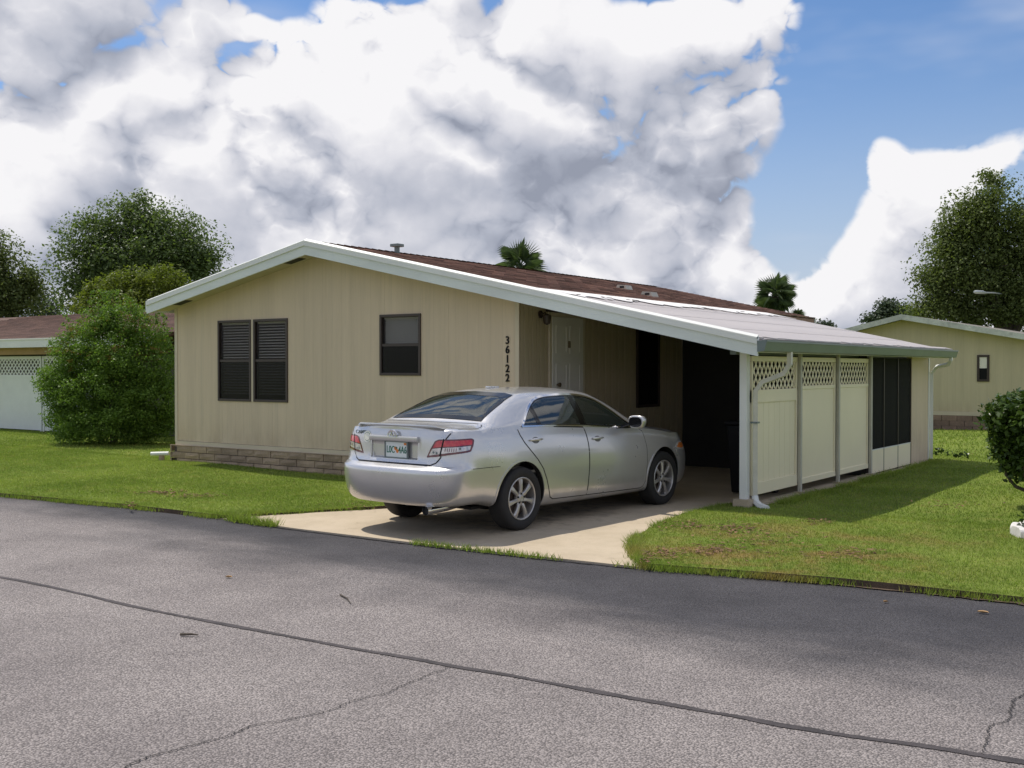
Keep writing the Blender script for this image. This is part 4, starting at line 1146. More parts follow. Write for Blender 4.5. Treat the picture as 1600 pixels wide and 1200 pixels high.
# cabin
mb = MB(); cab = []
cys = list(np.linspace(.98, 3.25, 26))
for y in cys:
    S = section(y)[NBELT - 6:]
    pts = [(max(x - .055, 0) if i < len(S) - 1 else 0, y, z - .045) for i, (x, z) in enumerate(S)]
    cab.append([(pts[0][0] - .03, y, .42)] + pts)
n0 = len(cab[0]); full = [r + [(-p[0], p[1], p[2]) for p in r[-2::-1]] for r in cab]; m0 = len(full[0])
vv = [p for r in full for p in r]
ff = [(i * m0 + k, i * m0 + (k + 1) % m0, (i + 1) * m0 + (k + 1) % m0, (i + 1) * m0 + k) for i in range(len(full) - 1) for k in range(m0)]
ff += [tuple(range(m0))[::-1], tuple(range((len(full) - 1) * m0, len(full) * m0))]
mb.add(vv, ff); cuts.append(cutter(mb, M_cabin))
pi_ = inset_poly(DLO, .028)
mb = MB(); mb.prism([(-1.2, y, z) for y, z in pi_], (2.4, 0, 0)); cuts.append(cutter(mb, M_cabin))
mb = MB(); mb.prism([(x, .55, z) for x, z in inset_poly(RGL, .035)], (0, 1.0, 0)); cuts.append(cutter(mb, M_cabin))
mb = MB(); mb.prism([(x, 2.4, z) for x, z in inset_poly(WGL, .035)], (0, 1.3, 0)); cuts.append(cutter(mb, M_cabin))
# plate recess in the trunk lid
mb = MB(); mb.prism([(-.335, -.2, .765), (.335, -.2, .765), (.335, -.2, .955), (-.335, -.2, .955)], (0, .345, 0)); cuts.append(cutter(mb, M_paint))
body = bpy.data.objects.new('body', shell_me); COL.objects.link(body)
for i, c in enumerate(cuts):
    md = body.modifiers.new('cut', 'BOOLEAN'); md.operation = 'DIFFERENCE'; md.object = c; md.solver = 'EXACT'
    if hasattr(md, 'material_mode'): md.material_mode = 'TRANSFER'
dg = bpy.context.evaluated_depsgraph_get(); dg.update()
cutme = bpy.data.meshes.new_from_object(body.evaluated_get(dg), depsgraph=dg)
body.modifiers.clear()
for c in cuts: bpy.data.objects.remove(c)
body.data = cutme
# the bumper is its own mesh
def split_mat(obj, idx_or_fn, name, parent):
    bmx = bmesh.new(); bmx.from_mesh(obj.data); b2 = bmx.copy()
    bmesh.ops.delete(b2, geom=[f for f in b2.faces if not idx_or_fn(f)], context='FACES')
    bmesh.ops.delete(bmx, geom=[f for f in bmx.faces if idx_or_fn(f)], context='FACES')
    bmx.to_mesh(obj.data); bmx.free()
    me = bpy.data.meshes.new(name); b2.to_mesh(me); b2.free()
    for m_ in obj.data.materials: me.materials.append(m_)
    o = bpy.data.objects.new(name, me); COL.objects.link(o); attach(o, parent, True); return o
attach(body, car, True)
BI = [m_.name for m_ in body.data.materials].index(M_bump.name)
bumper = split_mat(body, lambda f: f.material_index == BI, 'rear_bumper', car)
for o in (body, bumper): o.data.shade_smooth(); o.data.set_sharp_from_angle(angle=rad(32))

# after the recess the lid must follow the cut shell
b3 = bmesh.new(); b3.from_mesh(body.data); BVH_FULL = BVH
BVH_CUT = BVHTree.FromBMesh(b3); b3.free()

# ---- glass
def glass(poly, proj, name, fr=.030):
    g = patch(poly, proj, .0045, name, M_cglass, car, .04, .0)
    fr_in = inset_poly(poly, fr)
    P = poly; v = []; f = []; n = len(P); sub = 4
    for i in range(n):
        for k in range(sub):
            t = k / sub; a = Vector(P[i]).lerp(Vector(P[(i + 1) % n]), t); b = Vector(fr_in[i]).lerp(Vector(fr_in[(i + 1) % n]), t)
            for q in (a, b):
                c, nm = proj(q.x, q.y); v.append(c + nm * .006)
    N_ = n * sub
    for i in range(N_): o, o2 = 2 * i, 2 * ((i + 1) % N_); f.append((o, o + 1, o2 + 1, o2))
    MB().add(v, f).build('glass_border', M_frit, g, smooth=True, local=True)
    return g
for s in (1, -1):
    sp_ = side_p(s)
    # three panes: quarter light, rear door glass, front door glass
    def cut_dlo(y0, y1):
        return clip_cell(DLO, y0, .9, y1, 1.5)
    glass(cut_dlo(1.0, 1.44), sp_, 'quarter_window', .018)
    glass(cut_dlo(1.475, 2.22), sp_, 'side_window', .018)
    glass(cut_dlo(2.30, 3.35), sp_, 'side_window', .018)
    patch(clip_cell(DLO, 1.443, .9, 1.472, 1.5), sp_, .004, 'window_divider', M_frit, car, .03, .004)
    patch(clip_cell(DLO, 2.222, .9, 2.298, 1.5), sp_, .004, 'door_pillar_trim', M_frit, car, .03, .004)
    top = DLO[:12]; bot = [DLO[0]] + DLO[:11:-1] + [DLO[11]]
    strip(top, sp_, .020, .008, 'window_trim', M_chrome if s > 0 else M_chrome, car, n=4, raised=True)
    strip(bot, sp_, .016, .008, 'window_trim', M_chrome, car, n=4, raised=True)
rg = glass(RGL, rear_p, 'rear_window', .035)
glass(WGL, front_p, 'windscreen', .04)

# ---- doors: thin skins with shut lines round them
RD = [(1.075, 1.056), (1.09, .985), (1.14, .91), (1.22, .83), (1.33, .73), (1.43, .62), (1.50, .50), (1.55, .38), (1.585, .305), (1.64, .278), (2.255, .266), (2.262, .55), (2.258, .85), (2.24, 1.022), (1.7, 1.050)]
FD = [(2.250, 1.022), (2.268, .85), (2.272, .55), (2.265, .266), (3.36, .250), (3.42, .262), (3.455, .33), (3.462, .55), (3.455, .75), (3.42, .93), (3.34, .972), (2.9, .985)]
for s in (1, -1):
    sp_ = side_p(s)
    for D, nm, hy, hz in ((RD, 'door', 1.325, .925), (FD, 'door', 2.455, .885)):
        strip(D, sp_, .013, .0012, 'shut_line', M_gap, car, closed=True, n=5, curve=False)
        d = patch(inset_poly(D, .0045), sp_, .0030, nm, M_paint, car, .05, .004)
        # handle: the cup's shade painted as a flat dark patch, a bar across it
        cup = [(hy + .062 * math.cos(a), hz + .034 * math.sin(a)) for a in np.linspace(0, 2 * math.pi, 18)[:-1]]
        patch(cup, sp_, .0040, 'handle_cup_shade', M_gap if s < 0 else simple('handle_shadow', (.16, .16, .17), .5) , d, .03, .002)
        p0, nm0 = sp_(hy, hz)
        pts = []
        for k in range(9):
            t = k / 8; p, nn = sp_(hy - .105 + .21 * t, hz + .004); pts.append(p + nn * (.006 + .026 * math.sin(math.pi * min(max(t, .06), .94)) ** .5))
        MB().tube(pts, [.006, .011, .013, .014, .014, .014, .013, .011, .006], 8).build('door_handle', M_paint, d, smooth=True, local=True)
    # sill line, bumper seam, fuel of dust
    strip([(.34, .690), (.50, .690), (.735, .690)], sp_, .006, .0014, 'bumper_seam', M_gap, car, n=6)
    # shoulder crease catches the light
    # wheel arch lips
    for yy in (RA, FA):
        arc = [(yy + .383 * math.cos(a), .345 + .383 * math.sin(a)) for a in np.linspace(rad(-20), rad(200), 44)]
        strip(arc, sp_, .018, .006, 'arch_lip', M_paint, car, n=2, raised=True)

# ---- trunk lid, garnish, plate, lamps, badge
BVH = BVH_CUT
LID = [(-.52, .722), (.52, .722), (.575, .745), (.62, .80), (.645, .90), (.665, .985), (.70, 1.04), (.72, 1.068), (-.72, 1.068), (-.70, 1.04), (-.665, .985), (-.645, .90), (-.62, .80), (-.575, .745)]
BVH = BVH_FULL
strip(LID[:7] , rear_p, .012, .0012, 'shut_line', M_gap, car, n=4, curve=False)
strip(LID[9:] + LID[:1], rear_p, .012, .0012, 'shut_line', M_gap, car, n=4, curve=False)
strip(LID[:2], rear_p, .016, .0012, 'shut_line', M_gap, car, n=20, curve=False)
BVH = BVH_CUT
lid = patch(inset_poly(LID, .006), rear_p, .0035, 'trunk_lid', M_paint, car, .03, .004)
BVH = BVH_FULL
top_p = proj_dir(lambda u, v: Vector((u, v, 3)), (0, 0, -1))
strip([(.715, .30), (.745, .45), (.745, .60), (.70, .66)], top_p, .010, .0012, 'shut_line', M_gap, car, n=5)
strip([(-.715, .30), (-.745, .45), (-.745, .60), (-.70, .66)], top_p, .010, .0012, 'shut_line', M_gap, car, n=5)
strip([(-.66, .665), (-.3, .640), (0, .632), (.3, .640), (.66, .665)], top_p, .012, .0012, 'shut_line', M_gap, car, n=8)
# garnish bar over the plate
gm = []
for k in range(21):
    x = -.345 + .69 * k / 20; p, n = rear_p(x, .972); gm.append(p)
m = MB(); prof = [(-.012, .026), (-.030, .018), (-.034, -.012), (-.026, -.030), (.004, -.032), (.006, .026)]
v = [(p.x, p.y + dy, .972 + dz) for p in gm for dy, dz in prof]; f = [(i * 6 + k, i * 6 + (k + 1) % 6, (i + 1) * 6 + (k + 1) % 6, (i + 1) * 6 + k) for i in range(20) for k in range(6)] + [tuple(range(6))[::-1], tuple(range(120, 126))]
gar = m.add(v, f).build('trunk_garnish', M_paint, car, smooth=True, local=True)
# emblem: three crossed ovals
def oval(cx, cz, a, b, r, y, mb):
    n = 28; pts = [Vector((cx + a * math.cos(2 * math.pi * k / n), y, cz + b * math.sin(2 * math.pi * k / n))) for k in range(n + 1)]
    mb.tube(pts, r, 6, cap=False)
em = MB(); ey = float(rear_p(0, 1.005)[0].y) - .030
oval(0, 1.008, .066, .045, .0065, ey, em); oval(0, 1.021, .047, .020, .0055, ey, em); oval(0, 1.008, .018, .042, .0055, ey, em)
em.build('emblem', M_chrome, car, smooth=True, local=True)
# licence plate in its frame
pl_y = .118; PLX = .03
plate = MB().box((PLX - .155, pl_y - .003, .778), (PLX + .155, pl_y + .003, .934)).build('licence_plate', M_plate, car, bevel=.002, local=True)
fm = MB()
for a, b in (((PLX - .168, .766), (PLX + .168, .779)), ((PLX - .168, .933), (PLX + .168, .946)), ((PLX - .168, .779), (PLX - .154, .933)), ((PLX + .154, .779), (PLX + .168, .933))): fm.box((a[0], pl_y - .010, a[1]), (b[0], pl_y + .006, b[1]))
fm.build('plate_frame', M_gutter, plate, local=True)
RX = Matrix.Rotation(math.pi / 2, 4, 'X')
text_mesh('L0C', .098, M_green, 'plate_letters', .001, Matrix.Translation((PLX - .082, pl_y - .0045, .852)) @ RX, plate, True, .72)
text_mesh('4A6', .098, M_green, 'plate_letters', .001, Matrix.Translation((PLX + .088, pl_y - .0045, .852)) @ RX, plate, True, .72)
for dx, dz in ((-.012, .012), (.014, -.014)):
    MB().tube([(PLX + dx, pl_y - .0035, .855 + dz), (PLX + dx, pl_y - .0055, .855 + dz)], [.020, .018], 12).build('plate_orange', M_porange, plate, local=True)
MB().box((PLX - .02, pl_y - .0055, .862), (PLX + .012, pl_y - .0035, .885)).build('plate_leaf', M_green, plate, local=True)
MB().box((PLX + .11, pl_y - .0055, .905), (PLX + .145, pl_y - .0035, .928)).build('plate_decal', M_porange, plate, local=True)
text_mesh('CAMRY', .052, M_gutter, 'model_lettering', .002, Matrix.Translation((-.500, float(rear_p(-.5, 1.015)[0].y) - .006, 1.015)) @ RX, lid, True, 1.15)
p, n = rear_p(-.405, .972)
MB().tube([p + n * .004, p + n * .006], [.062, .060], 24).build('round_sticker', M_stick, lid, local=True)
MB().tube([p + n * .0062, p + n * .0072], [.046, .045], 24).build('sticker_ring', M_green, lid, local=True)
MB().tube([p + n * .0074, p + n * .0084], [.042, .041], 24).build('sticker_centre', M_stick, lid, local=True)
# tail lamps wrap the corner
def lamp(s):
    cp = corner_p(s)
    out = [(.405, .795), (.445, .885), (.487, .962), (.525, .980), (.70, .984), (.845, .990), (.872, .975), (.862, .920), (.838, .862), (.80, .853), (.62, .828), (.50, .806)]
    l = patch(round_poly(out, .012), cp, .005, 'tail_lamp', M_dred, car, .02, .010)
    up = [(.468, .895), (.500, .955), (.53, .967), (.70, .970), (.840, .976), (.852, .965), (.848, .930), (.70, .917), (.56, .908)]
    lo = [(.430, .817), (.462, .885), (.56, .898), (.70, .906), (.835, .918), (.826, .880), (.80, .873), (.62, .850), (.51, .832)]
    patch(round_poly(up, .008), cp, .0062, 'red_lens', M_red, l, .02, .001)
    c = patch(round_poly(lo, .008), cp, .0062, 'clear_lens', M_clear, l, .02, .001)
    strip([(.535, .815), (.555, .90), (.575, .985)], cp, .014, .0072, 'lamp_seam', M_gap, l, n=5)
    for k in range(6):
        u = .585 + k * .021; strip([(u, .862), (u + .004, .895)], cp, .007, .0070, 'lens_rib', M_dred, l, n=3)
    for u, z in ((.475, .85), (.505, .845), (.73, .893)):
        q, nn = cp(u, z); MB().tube([q + nn * .0062, q + nn * .008], [.012, .008], 10).build('bulb_spot', M_gutter, l, local=True)
lamp(1); lamp(-1)
# front corner: headlamp with its orange marker
for s in (1, -1):
    hp = side_p(s)
    l = patch(round_poly([(4.16, .70), (4.24, .765), (4.36, .765), (4.46, .72), (4.50, .655), (4.40, .65), (4.24, .665)], .02), hp, .005, 'headlamp', M_clear, car, .03, .006)
    patch(round_poly([(4.19, .70), (4.26, .750), (4.36, .745), (4.40, .70), (4.34, .68), (4.25, .685)], .012), hp, .007, 'side_marker', M_orange, l, .03, .002)
# bumper crease and lip, spoiler
sv = []; 
m = MB(); N_ = 25
prof = [(.045, -.012), (-.040, .028), (-.038, .041), (.05, .036), (.19, .016), (.19, -.015)]
v = []
for k in range(N_):
    x = -.62 + 1.24 * k / (N_ - 1); e = abs(x) / .62
    tap = 1 - max(0, (e - .80) / .20) ** 1.6 * .85
    py = float(rear_p(x, 1.045)[0].y); zt = 1.078
    v += [(x, py + .010 + dy * (tap if dy < 0 else 1), zt + dz * tap) for dy, dz in prof]
f = [(i * 6 + k, i * 6 + (k + 1) % 6, (i + 1) * 6 + (k + 1) % 6, (i + 1) * 6 + k) for i in range(N_ - 1) for k in range(6)] + [tuple(range(6))[::-1], tuple(range((N_ - 1) * 6, N_ * 6))]
m.add(v, f).build('lip_spoiler', M_paint, car, smooth=True, local=True)
# exhaust
ex_ = MB().tube([(.50, .05, .275), (.50, .12, .278), (.50, .35, .285), (.48, .60, .30)], [.045, .045, .043, .035], 16, cap=False).build('exhaust_pipe', M_chrome, car, smooth=True, local=True)
MB().tube([(.50, .075, .276), (.50, .078, .276)], [.042, .042], 16).build('exhaust_bore', M_gap, ex_, local=True)
MB().box((-.62, .60, .24), (.62, 4.4, .27)).build('underbody', M_under, car, local=True)
MB().tube([(-.62, RA, .30), (.62, RA, .30)], .05, 10).build('rear_axle', M_under, car, local=True)
MB().tube([(-.05, .55, .40), (.45, .55, .40)], [.09, .09], 14).build('muffler', M_under, car, smooth=True, local=True)
# door mirrors
for s in (1, -1):
    bmx = bmesh.new(); bmesh.ops.create_uvsphere(bmx, u_segments=24, v_segments=14, radius=1)
    for vtx in bmx.verts:
        c = vtx.co; sg = lambda q, p: math.copysign(abs(q) ** p, q)
        vtx.co = Vector((sg(c.x, .62) * .118, (sg(c.y, .8) * .075 if c.y > 0 else sg(c.y, .35) * .035), sg(c.z, .62) * .078))
        vtx.co.x *= 1 - .12 * (vtx.co.z < 0)
    me = bpy.data.meshes.new('door_mirror'); bmx.to_mesh(me); bmx.free(); me.materials.append(M_paint); me.shade_smooth()
    o = bpy.data.objects.new('door_mirror', me); COL.objects.link(o); attach(o, car, True); o.location = (s * 1.005, 3.085, 1.055); o.rotation_euler.z = -s * .12
    g = MB(); n = 20; g.add([(.094 * math.copysign(abs(math.cos(2 * math.pi * k / n)) ** .7, math.cos(2 * math.pi * k / n)), -.037, .058 * math.copysign(abs(math.sin(2 * math.pi * k / n)) ** .7, math.sin(2 * math.pi * k / n))) for k in range(n)], [tuple(range(n))])
    g.build('mirror_glass', M_frit, o, local=True)
    MB().prism([(s * .80, 3.05, .985), (s * .80, 3.20, .985), (s * .93, 3.13, 1.02), (s * .93, 3.07, 1.02)], (0, 0, .035)).build('mirror_arm', M_frit, car, local=True)
# ---- wheels
def tyre_mesh():
    pr = [(.086, .218), (.102, .232), (.110, .262), (.108, .292), (.098, .318), (.080, .328), (.04, .332), (0, .333)]
    pr = pr + [(-a, b) for a, b in pr[-2::-1]]
    seg = 64; v = []; f = []; n = len(pr)
    for k in range(seg):
        a = 2 * math.pi * k / seg
        v += [(x, r * math.cos(a), r * math.sin(a)) for x, r in pr]
    for k in range(seg):
        for i in range(n - 1): f.append((k * n + i, k * n + i + 1, ((k + 1) % seg) * n + i + 1, ((k + 1) % seg) * n + i))
    return MB().add(v, f)
def lathe(pr, seg=48):
    v = []; f = []; n = len(pr)
    for k in range(seg):
        a = 2 * math.pi * k / seg; v += [(x, r * math.cos(a), r * math.sin(a)) for x, r in pr]
    for k in range(seg):
        for i in range(n - 1): f.append((k * n + i, k * n + i + 1, ((k + 1) % seg) * n + i + 1, ((k + 1) % seg) * n + i))
    return MB().add(v, f)
def wheel(x, y, s, steer=0.0):
    w = tyre_mesh().build('wheel', M_tyre, car, smooth=True, loc=(x, y, .331), local=True)
    if s < 0: w.rotation_euler.z = math.pi
    w.rotation_euler.z += steer
    rim = lathe([(.088, .222), (.100, .224), (.104, .216), (.098, .207), (.060, .202), (-.05, .200)]).build('rim', M_alloy, w, smooth=True, local=True)
    m = MB()
    for k in range(7):
        a = 2 * math.pi * k / 7 + math.pi / 2
        ca, sa = math.cos(a), math.sin(a)
        def P(r, t, x): return (x, r * ca - t * sa, r * sa + t * ca)
        st = [(.045, .030, .082), (.085, .019, .094), (.13, .021, .096), (.175, .027, .093), (.207, .036, .086)]
        v = []
        for r, hw, xx in st: v += [P(r, -hw, xx - .014), P(r, -hw * .55, xx), P(r, hw * .55, xx), P(r, hw, xx - .014), P(r, hw * .8, xx - .04), P(r, -hw * .8, xx - .04)]
        f = [(i * 6 + q, i * 6 + (q + 1) % 6, (i + 1) * 6 + (q + 1) % 6, (i + 1) * 6 + q) for i in range(4) for q in range(6)]
        o = MB().add(v, f).build('spoke', M_alloy, w, smooth=True, local=True)
    lathe([(.092, 0.001), (.094, .028), (.088, .034), (.084, .058), (.060, .066), (.04, .066)], 28).build('hub', M_alloy, w, smooth=True, local=True)
    for k in range(5):
        a = 2 * math.pi * k / 5 + .3; MB().tube([(.078, .05 * math.cos(a), .05 * math.sin(a)), (.093, .05 * math.cos(a), .05 * math.sin(a))], .011, 8).build('wheel_nut', M_gap, w, local=True)
    lathe([(.02, .04), (.03, .06), (.03, .160), (.01, .165), (.0, .195), (-.06, .198)], 40).build('brake_disc', M_disc, w, smooth=True, local=True)
for s in (1, -1):
    wheel(s * .790, RA, s); wheel(s * .790, FA, s)
# ---- cabin seen through the glass
def cushion(a, b, name, bev=.05, mat=None): return MB().box(a, b).build(name, mat or M_seat, car, bevel=bev, smooth=True, local=True)
MB().box((-.62, .70, 1.02), (.62, 1.36, 1.06)).build('parcel_shelf', M_cabin, car, local=True)
cushion((-.60, 1.30, .62), (.60, 1.46, 1.10), 'rear_seat')
for x in (-.40, 0, .40): cushion((x - .13, 1.33, 1.10), (x + .13, 1.43, 1.24 if x else 1.20), 'headrest', .035)
for x in (-.37, .37):
    cushion((x - .25, 2.30, .55), (x + .25, 2.44, 1.12), 'front_seat'); cushion((x - .13, 2.32, 1.15), (x + .13, 2.41, 1.33), 'headrest', .035)
cushion((-.68, 3.05, .75), (.68, 3.24, .98), 'dashboard', .03, M_cabin)
st_ = [Vector((-.37 + .18 * math.cos(a), 2.98 - .06 * math.sin(a), .93 + .17 * math.sin(a))) for a in np.linspace(0, 2 * math.pi, 25)]
MB().tube(st_, .015, 8, cap=False).build('steering_wheel', M_cabin, car, smooth=True, local=True)
# small shark stub on the roof
p, n = top_p(-.05, 1.70); MB().prism([(-.08, 1.62, p.z - .002), (-.02, 1.62, p.z - .002), (-.02, 1.80, p.z - .002), (-.08, 1.80, p.z - .002)], (0, 0, .022)).build('roof_antenna', M_paint, car, bevel=.008, local=True)
# ================================================================== NEIGHBOUR HOUSES
M_nsid = siding_mat('olive_cream_siding', (.56, .48, .32))
M_nblock = simple('neighbour_block', (.25, .17, .125), .95, var=.2, vs=3, grain=.3, gs=30, bump=.8, bs=30, rnd=.18)
M_worn = simple('worn_fascia', (.52, .53, .47), .7, var=.22, vs=2.5, grain=.25, gs=14)
M_lich = simple('lichen_roof', (.19, .175, .15), .95, var=.35, vs=2.5, grain=.5, gs=12)
M_tan = simple('tan_beam', (.42, .27, .13), .7, var=.15)
M_nshing = simple('neighbour_shingle', (.165, .098, .075), .95, var=.2, vs=1.3, grain=.4, gs=40, rnd=.25)
M_wvinyl = simple('white_vinyl', (.70, .73, .70), .45, var=.04)
def window_far(x0, x1, z0, z1, y, par, pale):
    m = MB(); f = .06
    for a, b in (((x0, z0), (x1, z0 + f)), ((x0, z1 - f), (x1, z1)), ((x0, z0 + f), (x0 + f, z1 - f)), ((x1 - f, z0 + f), (x1, z1 - f))): m.box((a[0], y - .03, a[1]), (b[0], y, b[1]))
    w = m.build('window', M_brown, par); zm = (z0 + z1) / 2
    MB().box((x0 + f, y - .016, z0 + f), (x1 - f, y - .006, zm)).build('pane', M_black, w)
    MB().box((x0 + f, y - .012, zm), (x1 - f, y - .004, z1 - f)).build('blind', pale, w)
# --- behind, to the right
NX, NYF, NZ = -8.6, 31.4, 3.17
nh = thing('house', 'olive cream neighbour house with low gable and worn fascia behind the lawn on the right', 'house', (NX + 1, NYF, 0))
def nz(x): return NZ - (.235 if x < NX else .193) * abs(x - NX)
nl_, nr_ = NX - 3.4, NX + 4.9
MB().prism([(nl_ + .3, NYF, .50), (nr_, NYF, .50), (nr_, NYF, nz(nr_) - .10), (NX, NYF, NZ - .10), (nl_ + .3, NYF, nz(nl_ + .3) - .10)], (0, .1, 0)).build('wall', M_nsid, nh)
MB().box((nl_ + .3, NYF + .1, 0), (nl_ + .4, NYF + 14, nz(nl_ + .3) - .1)).box((nr_ - .1, NYF + .1, 0), (nr_, NYF + 14, nz(nr_) - .1)).box((nl_ + .4, NYF + 13.9, 0), (nr_ - .1, NYF + 14, nz(nr_) - .1)).build('side_wall', M_nsid, nh)
MB().box((nl_ + .3, NYF - .05, .40), (nr_, NYF - .001, .50)).build('base_trim', M_trimc, nh)
for r in range(3):
    x = NX - .2 + .2 * (r % 2); bmk = None
    while x < nr_ - .1:
        bmk = MB().box((x + .006, NYF - .06 - random.uniform(0, .015), .395 - (r + 1) * .145 + .006), (x + .392, NYF + .02, .395 - r * .145)).build('block', M_nblock, nh); x += .4
MB().box((nl_ + .3, NYF - .03, -.08), (nr_, NYF + .1, .395)).build('block_base', M_mortar, nh)
def nband(y0, y1, t, b, mat, name):
    m = MB(); xl, xr = nl_, nr_ + .4
    m.prism([(xl, y0, nz(xl) + t), (NX, y0, NZ + t), (NX, y0, NZ + b), (xl, y0, nz(xl) + b)], (0, y1 - y0, 0)).prism([(NX, y0, NZ + t), (xr, y0, nz(xr) + t), (xr, y0, nz(xr) + b), (NX, y0, NZ + b)], (0, y1 - y0, 0))
    return m.build(name, mat, nh)
nband(NYF - .45, NYF - .40, .02, -.13, M_worn, 'fascia_board')
nband(NYF - .40, NYF + 14.3, .015, -.08, M_lich, 'roof')
pw = at_depth(1527, 556, 10) - Vector((0, 0, CAM_H)); wx0 = (pw.x / pw.y) * NYF
pw = at_depth(1546, 594, 10) - Vector((0, 0, CAM_H)); wx1 = (pw.x / pw.y) * NYF
window_far(wx0, wx1, 1.33, 2.05, NYF, nh, M_slat)

# --- to the left, its carport screened with white lattice topped panels
LY = 15.9
lh = thing('house', 'brown roofed neighbour house with white lattice screen behind the round bush at left', 'house', (-25, LY, 0))
EZ = 2.42
MB().prism([(-42, LY - .6, EZ), (-20.6, LY - .6, EZ), (-20.6, LY + 4.4, EZ + .98), (-42, LY + 4.4, EZ + .98)], (0, 0, -.09)).prism([(-42, LY + 4.401, EZ + .98), (-20.6, LY + 4.401, EZ + .98), (-20.6, LY + 9.2, EZ), (-42, LY + 9.2, EZ)], (0, 0, -.09)).build('roof', M_nshing, lh)
sh_ = MB(); ns = Vector((0, 5.0, .98)).normalized()
for r in range(34):
    x = -34 + (r % 2) * .16
    while x < -20.7:
        a = Vector((x, LY - .6, EZ)) + ns * (r * .15)
        sh_.add([a + Vector((0, 0, .016)), a + Vector((.31, 0, .016)), a + Vector((.31, 0, .002)) + ns * .17, a + Vector((0, 0, .002)) + ns * .17, a + Vector((0, 0, -.002)), a + Vector((.31, 0, -.002))], [(0, 1, 2, 3), (4, 5, 1, 0)]); x += .32
tag(raw_mesh('shingle', sh_.v, sh_.f, M_nshing, lh), kind='stuff')
MB().box((-42, LY - .66, EZ - .02), (-20.55, LY - .60, EZ + .015)).build('drip_edge', M_seal, lh)
MB().box((-42, LY - .64, EZ - .21), (-20.57, LY - .60, EZ - .021)).build('fascia_board', M_white, lh)
MB().box((-42, LY - .3, EZ - .38), (-20.7, LY - .12, EZ - .10)).build('eave_beam', M_tan, lh)
MB().box((-42, LY + .5, 0), (-20.8, LY + .6, EZ - .1)).build('inner_wall', M_brown, lh)
MB().box((-20.9, LY + .6, 0), (-20.8, LY + 9, EZ - .05)).build('side_wall', M_nsid, lh)
for k in (1, 2):
    x1 = -21.55 - k * 2.15; x0 = x1 - 2.10
    t = thing('fence_panel', 'x', 'fence panel', ((x0 + x1) / 2, LY, 0), 0, 'white screen panels at the left neighbour')
    t['label'] = ['', 'white lattice topped screen panel half hidden by the round bush', 'white lattice topped screen panel at the left picture edge'][k]
    yb = LY - .04
    MB().box((x0 + .06, yb, .10), (x1 - .06, yb + .03, 1.44)).build('board', M_wvinyl, t)
    MB().box((x0, yb - .02, 0), (x0 + .06, yb + .06, 2.0)).build('panel_post', M_wvinyl, t); MB().box((x1 - .06, yb - .02, 0), (x1, yb + .06, 2.0)).build('panel_post', M_wvinyl, t)
    MB().box((x0 + .06, yb - .01, 1.44), (x1 - .06, yb + .04, 1.52)).build('middle_rail', M_wvinyl, t); MB().box((x0 + .06, yb - .01, 1.92), (x1 - .06, yb + .04, 2.0)).build('top_rail', M_wvinyl, t)
    for s, yo in ((1, .0), (-1, .008)):
        for q in range(-8, 24):
            c0 = x0 + q * .16; hw = .026; h = .40
            poly = clip_cell([(c0 - hw, 1.52), (c0 + hw, 1.52), (c0 + hw + s * h, 1.92), (c0 - hw + s * h, 1.92)], x0 + .06, 1.52, x1 - .06, 1.92)
            if len(poly) > 2: MB().prism([(p[0], yb + yo, p[1]) for p in poly], (0, .007, 0)).build('lattice_strip', M_wvinyl, t)
for k in range(0):
    pass

# ================================================================== TREES AND SHRUBS
M_bark = simple('bark', (.085, .070, .055), .95, var=.3, vs=6, grain=.3, bump=.8, bs=30, stretch=(1, 1, .25))
M_oak = leaf_mat('oak_leaf', (.060, .092, .040), (.165, .215, .085), .40)
M_oak2 = leaf_mat('olive_oak_leaf', (.058, .082, .028), (.170, .205, .068), .40)
M_lime = leaf_mat('lime_leaf', (.085, .115, .020), (.200, .235, .046), .42)
M_bush = leaf_mat('bush_leaf', (.066, .124, .024), (.190, .29, .058), .40)
M_tip = leaf_mat('bush_tip_leaf', (.13, .11, .022), (.21, .16, .04), .3)
M_hedge = leaf_mat('hedge_leaf', (.022, .048, .010), (.080, .125, .026), .18, .28)
M_palm = leaf_mat('palm_leaf', (.060, .095, .052), (.16, .21, .11), .3)
M_far = leaf_mat('far_leaf', (.034, .054, .034), (.085, .11, .062), .2)

